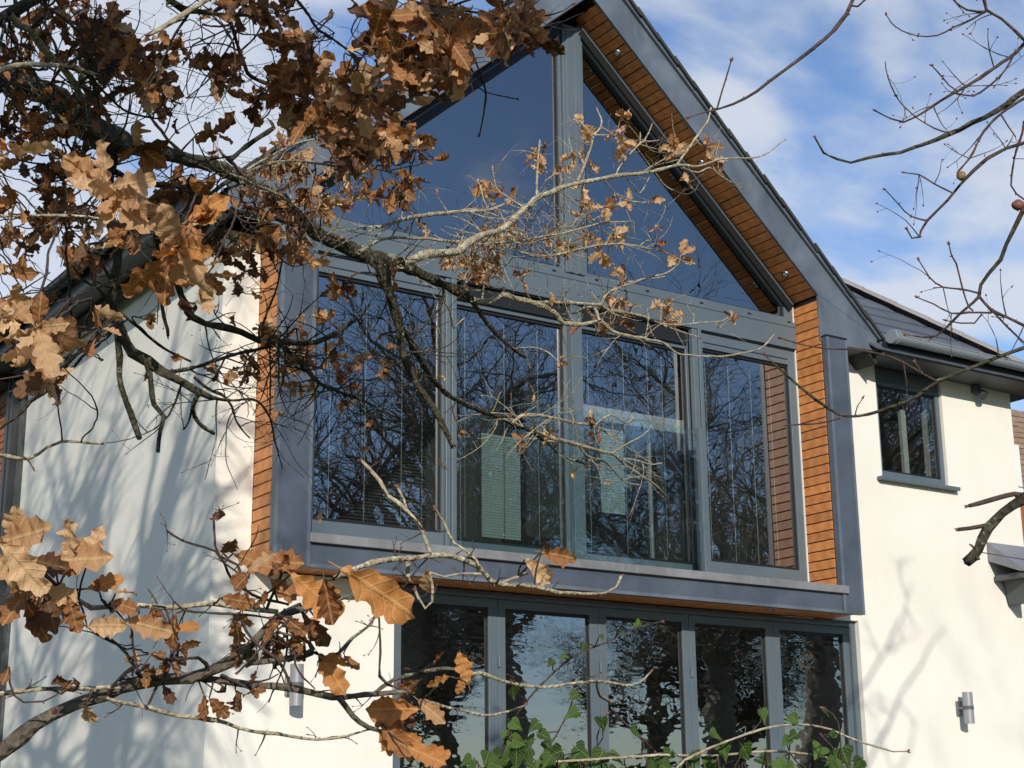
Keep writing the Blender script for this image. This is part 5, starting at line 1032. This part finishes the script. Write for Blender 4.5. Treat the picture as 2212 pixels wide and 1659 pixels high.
for _ in range(190):
    nd = sel[int(rng.integers(len(sel)))]; bud(BO.twigs, nd[3:6], rnd()+np.array([0, 0, .2]), .0019, 3)
sel = A_[(A_[:, 0] > 1850)&(A_[:, 1] < 800)&(A_[:, 6] < .0045)]
for _ in range(46):
    nd = sel[int(rng.integers(len(sel)))]; q = rnd(); q = q-FX*(q@FX)*.6; tips = []
    grow(BO.twigs, nd[3:6], q, rng.uniform(.03, .13), min(.0017, nd[6]*.6), 1, tips, 2, kink=.25)
    for tp, td, tl in tips: bud(BO.twigs, tp, td, .0019, 3); bud(BO.twigs, tp, td+rnd()*.6, .0016, 3)
g_ = P(2077, 380, 3.5)
import bmesh
bmh = bmesh.new(); bmesh.ops.create_icosphere(bmh, subdivisions=3, radius=.0105)
for v_ in bmh.verts: v_.co *= 1+.06*math.sin(v_.co.x*900)+.05*math.cos(v_.co.z*700+v_.co.y*500)
ge = bpy.data.meshes.new('gall'); bmh.to_mesh(ge); bmh.free(); ge.materials.append(M['gall']); ge.polygons.foreach_set('use_smooth', [True]*len(ge.polygons))
go = link('gall', ge, BO.root, g_); go['label'] = 'round brown oak gall on a thin twig'
k_ = P(2200, 443, 3.4); nb = NB(); tube(nb, smooth_path([(*(k_+RX*.012), .006), (*k_, .0115), (*(k_-RX*.008), .010), (*(k_-RX*.014), .004)], .004), 9, rough=.12); link('knot', nb.mesh('knot', M['bud']), BO.root)
# upper limbs of the same tree throw faint dapples on the right wall
for k in range(3):
    w0 = np.array([rng.uniform(6.5, 7.3), .33, rng.uniform(-1.5, 1.3)]); e_ = w0+np.array([-.52, -1., .44])*rng.uniform(8.2, 9.8); a_ = tr2[int(len(tr2)*rng.uniform(.55, .8))][:3]; dv = e_-a_
    pth = smooth_path([(*a_, .035), (*(a_+dv*.45+rnd()*.2), .022), (*e_, .012), (*(e_+dv/np.linalg.norm(dv)*.6+rnd()*.2), .005)], .1); BO.limb('branch', wiggle(pth, .015), 'bark', 8, .05)
    for _ in range(5):
        i = int(rng.integers(len(pth)//2, len(pth)-1)); grow(BO.twigs, pth[i, :3], rnd(), rng.uniform(.3, .8), .008, 1, [], 0, sides=4)
BO.finish([M[q] for q in TWM])

# ------------------------------------------------------------------ ivy at the foot of the picture
I0 = P(1400, 1900, 3.1); IV = Plant('ivy_bush', (I0[0], I0[1], -3.3), 'green ivy bush with arching brown stems in front of the glass doors', 'ivy', ['ivy'])
LI = [(3.0, 3.1, 'bark_pale', [(1440,1700,3.6),(1455,1665,3.4),(1481,1641,3),(1537,1614,2.8),(1593,1592,2.6),(1650,1575,2.6),(1706,1566,2.4),(1743,1565,2.4),(1797,1577,2.2),(1821,1588,2.2),(1867,1605,1.9),(1904,1616,1.7),(1930,1624,1.5),(1960,1623,1.3)]),
 (3.1, 3.2, 'bark_red', [(1080,1640,2.6),(1100,1575,2.4),(1121,1536,2.2),(1155,1494,2.2),(1181,1468,2.1),(1218,1434,2),(1256,1408,1.9),(1308,1389,1.8),(1350,1367,1.6),(1398,1348,1.3),(1428,1343,1)]),
 (3.0, 3.1, 'bark_pale', [(1060,1690,3),(1180,1650,2.8),(1300,1640,2.8),(1420,1632,2.8),(1550,1632,2.6),(1680,1622,2.6),(1800,1640,2.2),(1850,1650,1.8)]),
 (3.0, 3.0, 'bark_red', [(1790,1640,2),(1800,1615,1.8),(1775,1590,1.6)]),(3.0,3.0,'bark_red',[(1820,1660,2),(1810,1560,1.6),(1780,1530,1.1)]),
 (3.1, 3.1, 'bark_red', [(1130,1690,2),(1200,1590,1.8),(1235,1520,1.6),(1240,1480,1.2)]),(3.1,3.1,'bark_red',[(1300,1660,2),(1290,1590,1.6),(1310,1545,1.2)])]
add_traced(IV, LI)
def ivy(u, v, size, dep=3.05):
    p_ = P(u, v, dep); a = rng.uniform(0, 6.28); q = RX*math.cos(a)*.8+UX*(-.55+.4*math.sin(a))+FX*rng.normal()*.2; q /= np.linalg.norm(q)
    s_ = size*dep/FU; IV.leaf(p_-q*s_*.4, q, -FX*.6+np.array([0, 0, .55])+SUN*.3+rnd()*.5, s_, 'ivy', 'i')
    nd = nearest(IV, u, v, dep, 2); tube(IV.twigs, smooth_path([(*nd[3:6], .0014), (*((nd[3:6]+p_)/2+rnd()*.01), .0012), (*(p_-q*s_*.55), .001)], .03), 4, m=2)
for u, v, s_ in ((1108,1497,48),(1235,1503,44),(1236,1545,44),(1302,1560,46),(1170,1592,42),(1122,1600,46),(1135,1640,50),(1196,1622,48),(1052,1640,46),(1110,1566,36),(1370,1582,38),(1292,1642,56),(1330,1640,50),(1440,1632,42),(1480,1652,42),(1645,1546,42),(1546,1590,44),(1716,1553,32),(1610,1622,72),(1560,1625,52),(1654,1645,60),(1716,1590,34),(1822,1640,66),(1765,1622,60),(1700,1600,30),(1500,1640,48),(1400,1650,46),(1240,1650,50),(1180,1655,50),(1090,1650,50),(1860,1650,40),(1380,1345,24),(1350,1372,24),(1300,1384,20),(1262,1398,26),(1186,1440,26),(1218,1420,24),(1160,1570,34),(1010,1650,40),(1780,1535,30),(1795,1585,26)):
    ivy(u+rng.normal()*3, v+rng.normal()*3, s_*rng.uniform(.66, .92))
for _ in range(64):
    u = rng.uniform(990, 1880); base = 1648+8*math.sin(u*.02); ivy(u, base+abs(rng.normal())*40, rng.uniform(26, 44), 3.05+rng.normal()*.12)
for _ in range(20): ivy(rng.uniform(1060, 1260), rng.uniform(1600, 1690), rng.uniform(26, 44), 3.15+rng.normal()*.1)
for _ in range(700): ivy(rng.uniform(900, 1950), rng.uniform(1700, 3000), rng.uniform(50, 80), 3.2+rng.normal()*.2)
for k in range(7): a_ = P(1000+150*k, 1690, 3.1); IV.limb('stem', smooth_path([(a_[0]+.05, a_[1], -3.5, .014), (a_[0]+rng.normal()*.05, a_[1], -2.7, .01), (*a_, .005)], .06), 'bark_red', 6)
IV.finish([M[q] for q in TWM])

# ------------------------------------------------------------------ bare trees: seen in the glass, and casting the branch shadows on the render
def bare_tree_mesh(seed, H, spread, maxl=4, lean=(0, 0)):
    r = np.random.default_rng(seed); T = NB(); Lm = []; B = NB(); cnt = [0]
    def go_(p, d, L, rad, lv):
        n = {0: 9, 1: 9, 2: 7, 3: 6, 4: 4}.get(lv, 3); pts = [p]; dd = d; sg = L/n; rs = [rad]
        for i in range(n):
            w = r.normal(size=3)*(.10 if lv == 0 else .24); dd = dd+w; dd[2] += (.06 if lv > 0 else .02) ; dd /= np.linalg.norm(dd); pts.append(pts[-1]+dd*sg); rs.append(rad*(1-(.45 if lv == 0 else .72)*(i+1)/n))
        pts = np.array(pts); rs = np.array(rs)
        path = np.column_stack([pts, rs])
        if lv <= 1:
            nb = NB(); tube(nb, smooth_path(path, .25), 10 if lv == 0 else 8, rough=.05); Lm.append(('trunk' if lv == 0 else 'branch', nb))
        else: tube(B, path if lv > 2 else smooth_path(path, .2), 5 if lv < 4 else 3, cap=False)
        if lv >= maxl: return
        k = {0: 9, 1: 8, 2: 7, 3: 6, 4: 3}[lv]
        for j in range(k):
            f = r.uniform(.46 if lv == 0 else .2, 1.) if j else 1.; i = min(n, max(1, int(f*n))); ax = pts[i]-pts[i-1]; ax /= np.linalg.norm(ax)
            q = r.normal(size=3); q -= ax*(q@ax); q /= np.linalg.norm(q); ang = r.uniform(.5, 1.15) if j else .3
            nd = ax*math.cos(ang)+q*math.sin(ang)
            if lv < 2: nd[2] = nd[2]*.6+.30
            nd /= np.linalg.norm(nd)
            go_(pts[i], nd, L*r.uniform(.42, .66)*(spread if lv == 0 else 1)*(1.05 if j == 0 else 1), max(rs[i]*r.uniform(.48, .74), .006), lv+1)
    go_(np.zeros(3), np.array([lean[0], lean[1], 1.]), H*.50, H*.033, 0)
    return [(nm, nb.mesh(nm, M['bark_far'])) for nm, nb in Lm], B.mesh('twigs', M['bark_far'])
PT = [bare_tree_mesh(3, 13, 1.0), bare_tree_mesh(21, 12, 1.15), bare_tree_mesh(8, 14, .95)]
HT = [max(v.co.z for v in p_[1].vertices) for p_ in PT]
def place_tree(pt, x, y, s, rz, label, group='bare winter oaks round the garden'):
    z = ground_z(x, y)-.1; s = (s-z)/HT[pt]; root = tag(empty('bare_tree', (x, y, z)), label, 'tree', group)
    Mx = Matrix.Translation((x, y, z))@Matrix.Rotation(rz, 4, 'Z')@Matrix.Scale(s, 4)
    for nm, me in PT[pt][0]: o = link(nm, me, root); o.matrix_basis = Mx
    o = link('twigs', PT[pt][1], root); o.matrix_basis = Mx; o['kind'] = 'stuff'
for i, (pt, x, y, s, rz, lb) in enumerate([
    (0, 12.6, -20, 14.2, .4, 'bare oak mirrored in the left hand tall window'),
    (1, 17.4, -21, 14.0, 2.2, 'bare oak mirrored behind the glass balustrade'),
    (2, 25.5, -20.5, 15.5, 4.0, 'bare oak mirrored in the right hand tall window'),
    (1, 31, -30, 19.0, 1.2, 'bare oak mirrored in the fourth folding glass door'),
    (0, 39, -30, 19.0, 3.0, 'bare oak mirrored at the right corner of the gable glass'),
    (2, 8.6, -23, 14.5, 5.6, 'bare oak mirrored behind the near limb in the left tall window')]): place_tree(pt, x, y, s, rz, lb)
place_tree(2, -5.6, -22.8, 12.2, 1.7, 'bare oak whose faint shadows fall on the right wall beside the frame')
place_tree(1, -12.8, -17.5, 10.5, .9, 'bare oak whose branch shadows fall across the left side wall')
for i, (x, y, h, rz, nm) in enumerate(((20, -37, 11, 1, 'first'), (26.5, -39, 12, 2, 'second'), (33.5, -38, 11.5, 3, 'third'), (40.5, -39, 12.5, 4, 'fourth'), (48, -38, 12, 5, 'fifth'))):
    place_tree(i % 3, x, y, h, rz, 'distant bare tree mirrored in the %s folding door from the left' % nm, 'distant bare trees mirrored in the folding doors')
place_tree(0, -8., 24, 11., 2.1, 'bare tree faint against the sky beyond the left roof edge')
hb = NB()
for _ in range(6000):
    x = rng.uniform(-30, 60); y = -44+rng.normal()*1.2; z = ground_z(x, y)+abs(rng.normal())*1.2*(1+.3*math.sin(x*.5)); p_ = np.array([x, y, z]); q = rnd()
    V, F, U = SMALL[int(rng.integers(12))]; hb.add(V[::1]@(frame_from(q, rnd())*.9).T+p_, F, U, random.random())
tag(link('hedge', hb.mesh('hedge', M['ivy'])), 'dark distant hedge closing the garden, seen only in the door glass', 'hedge', kind='stuff')
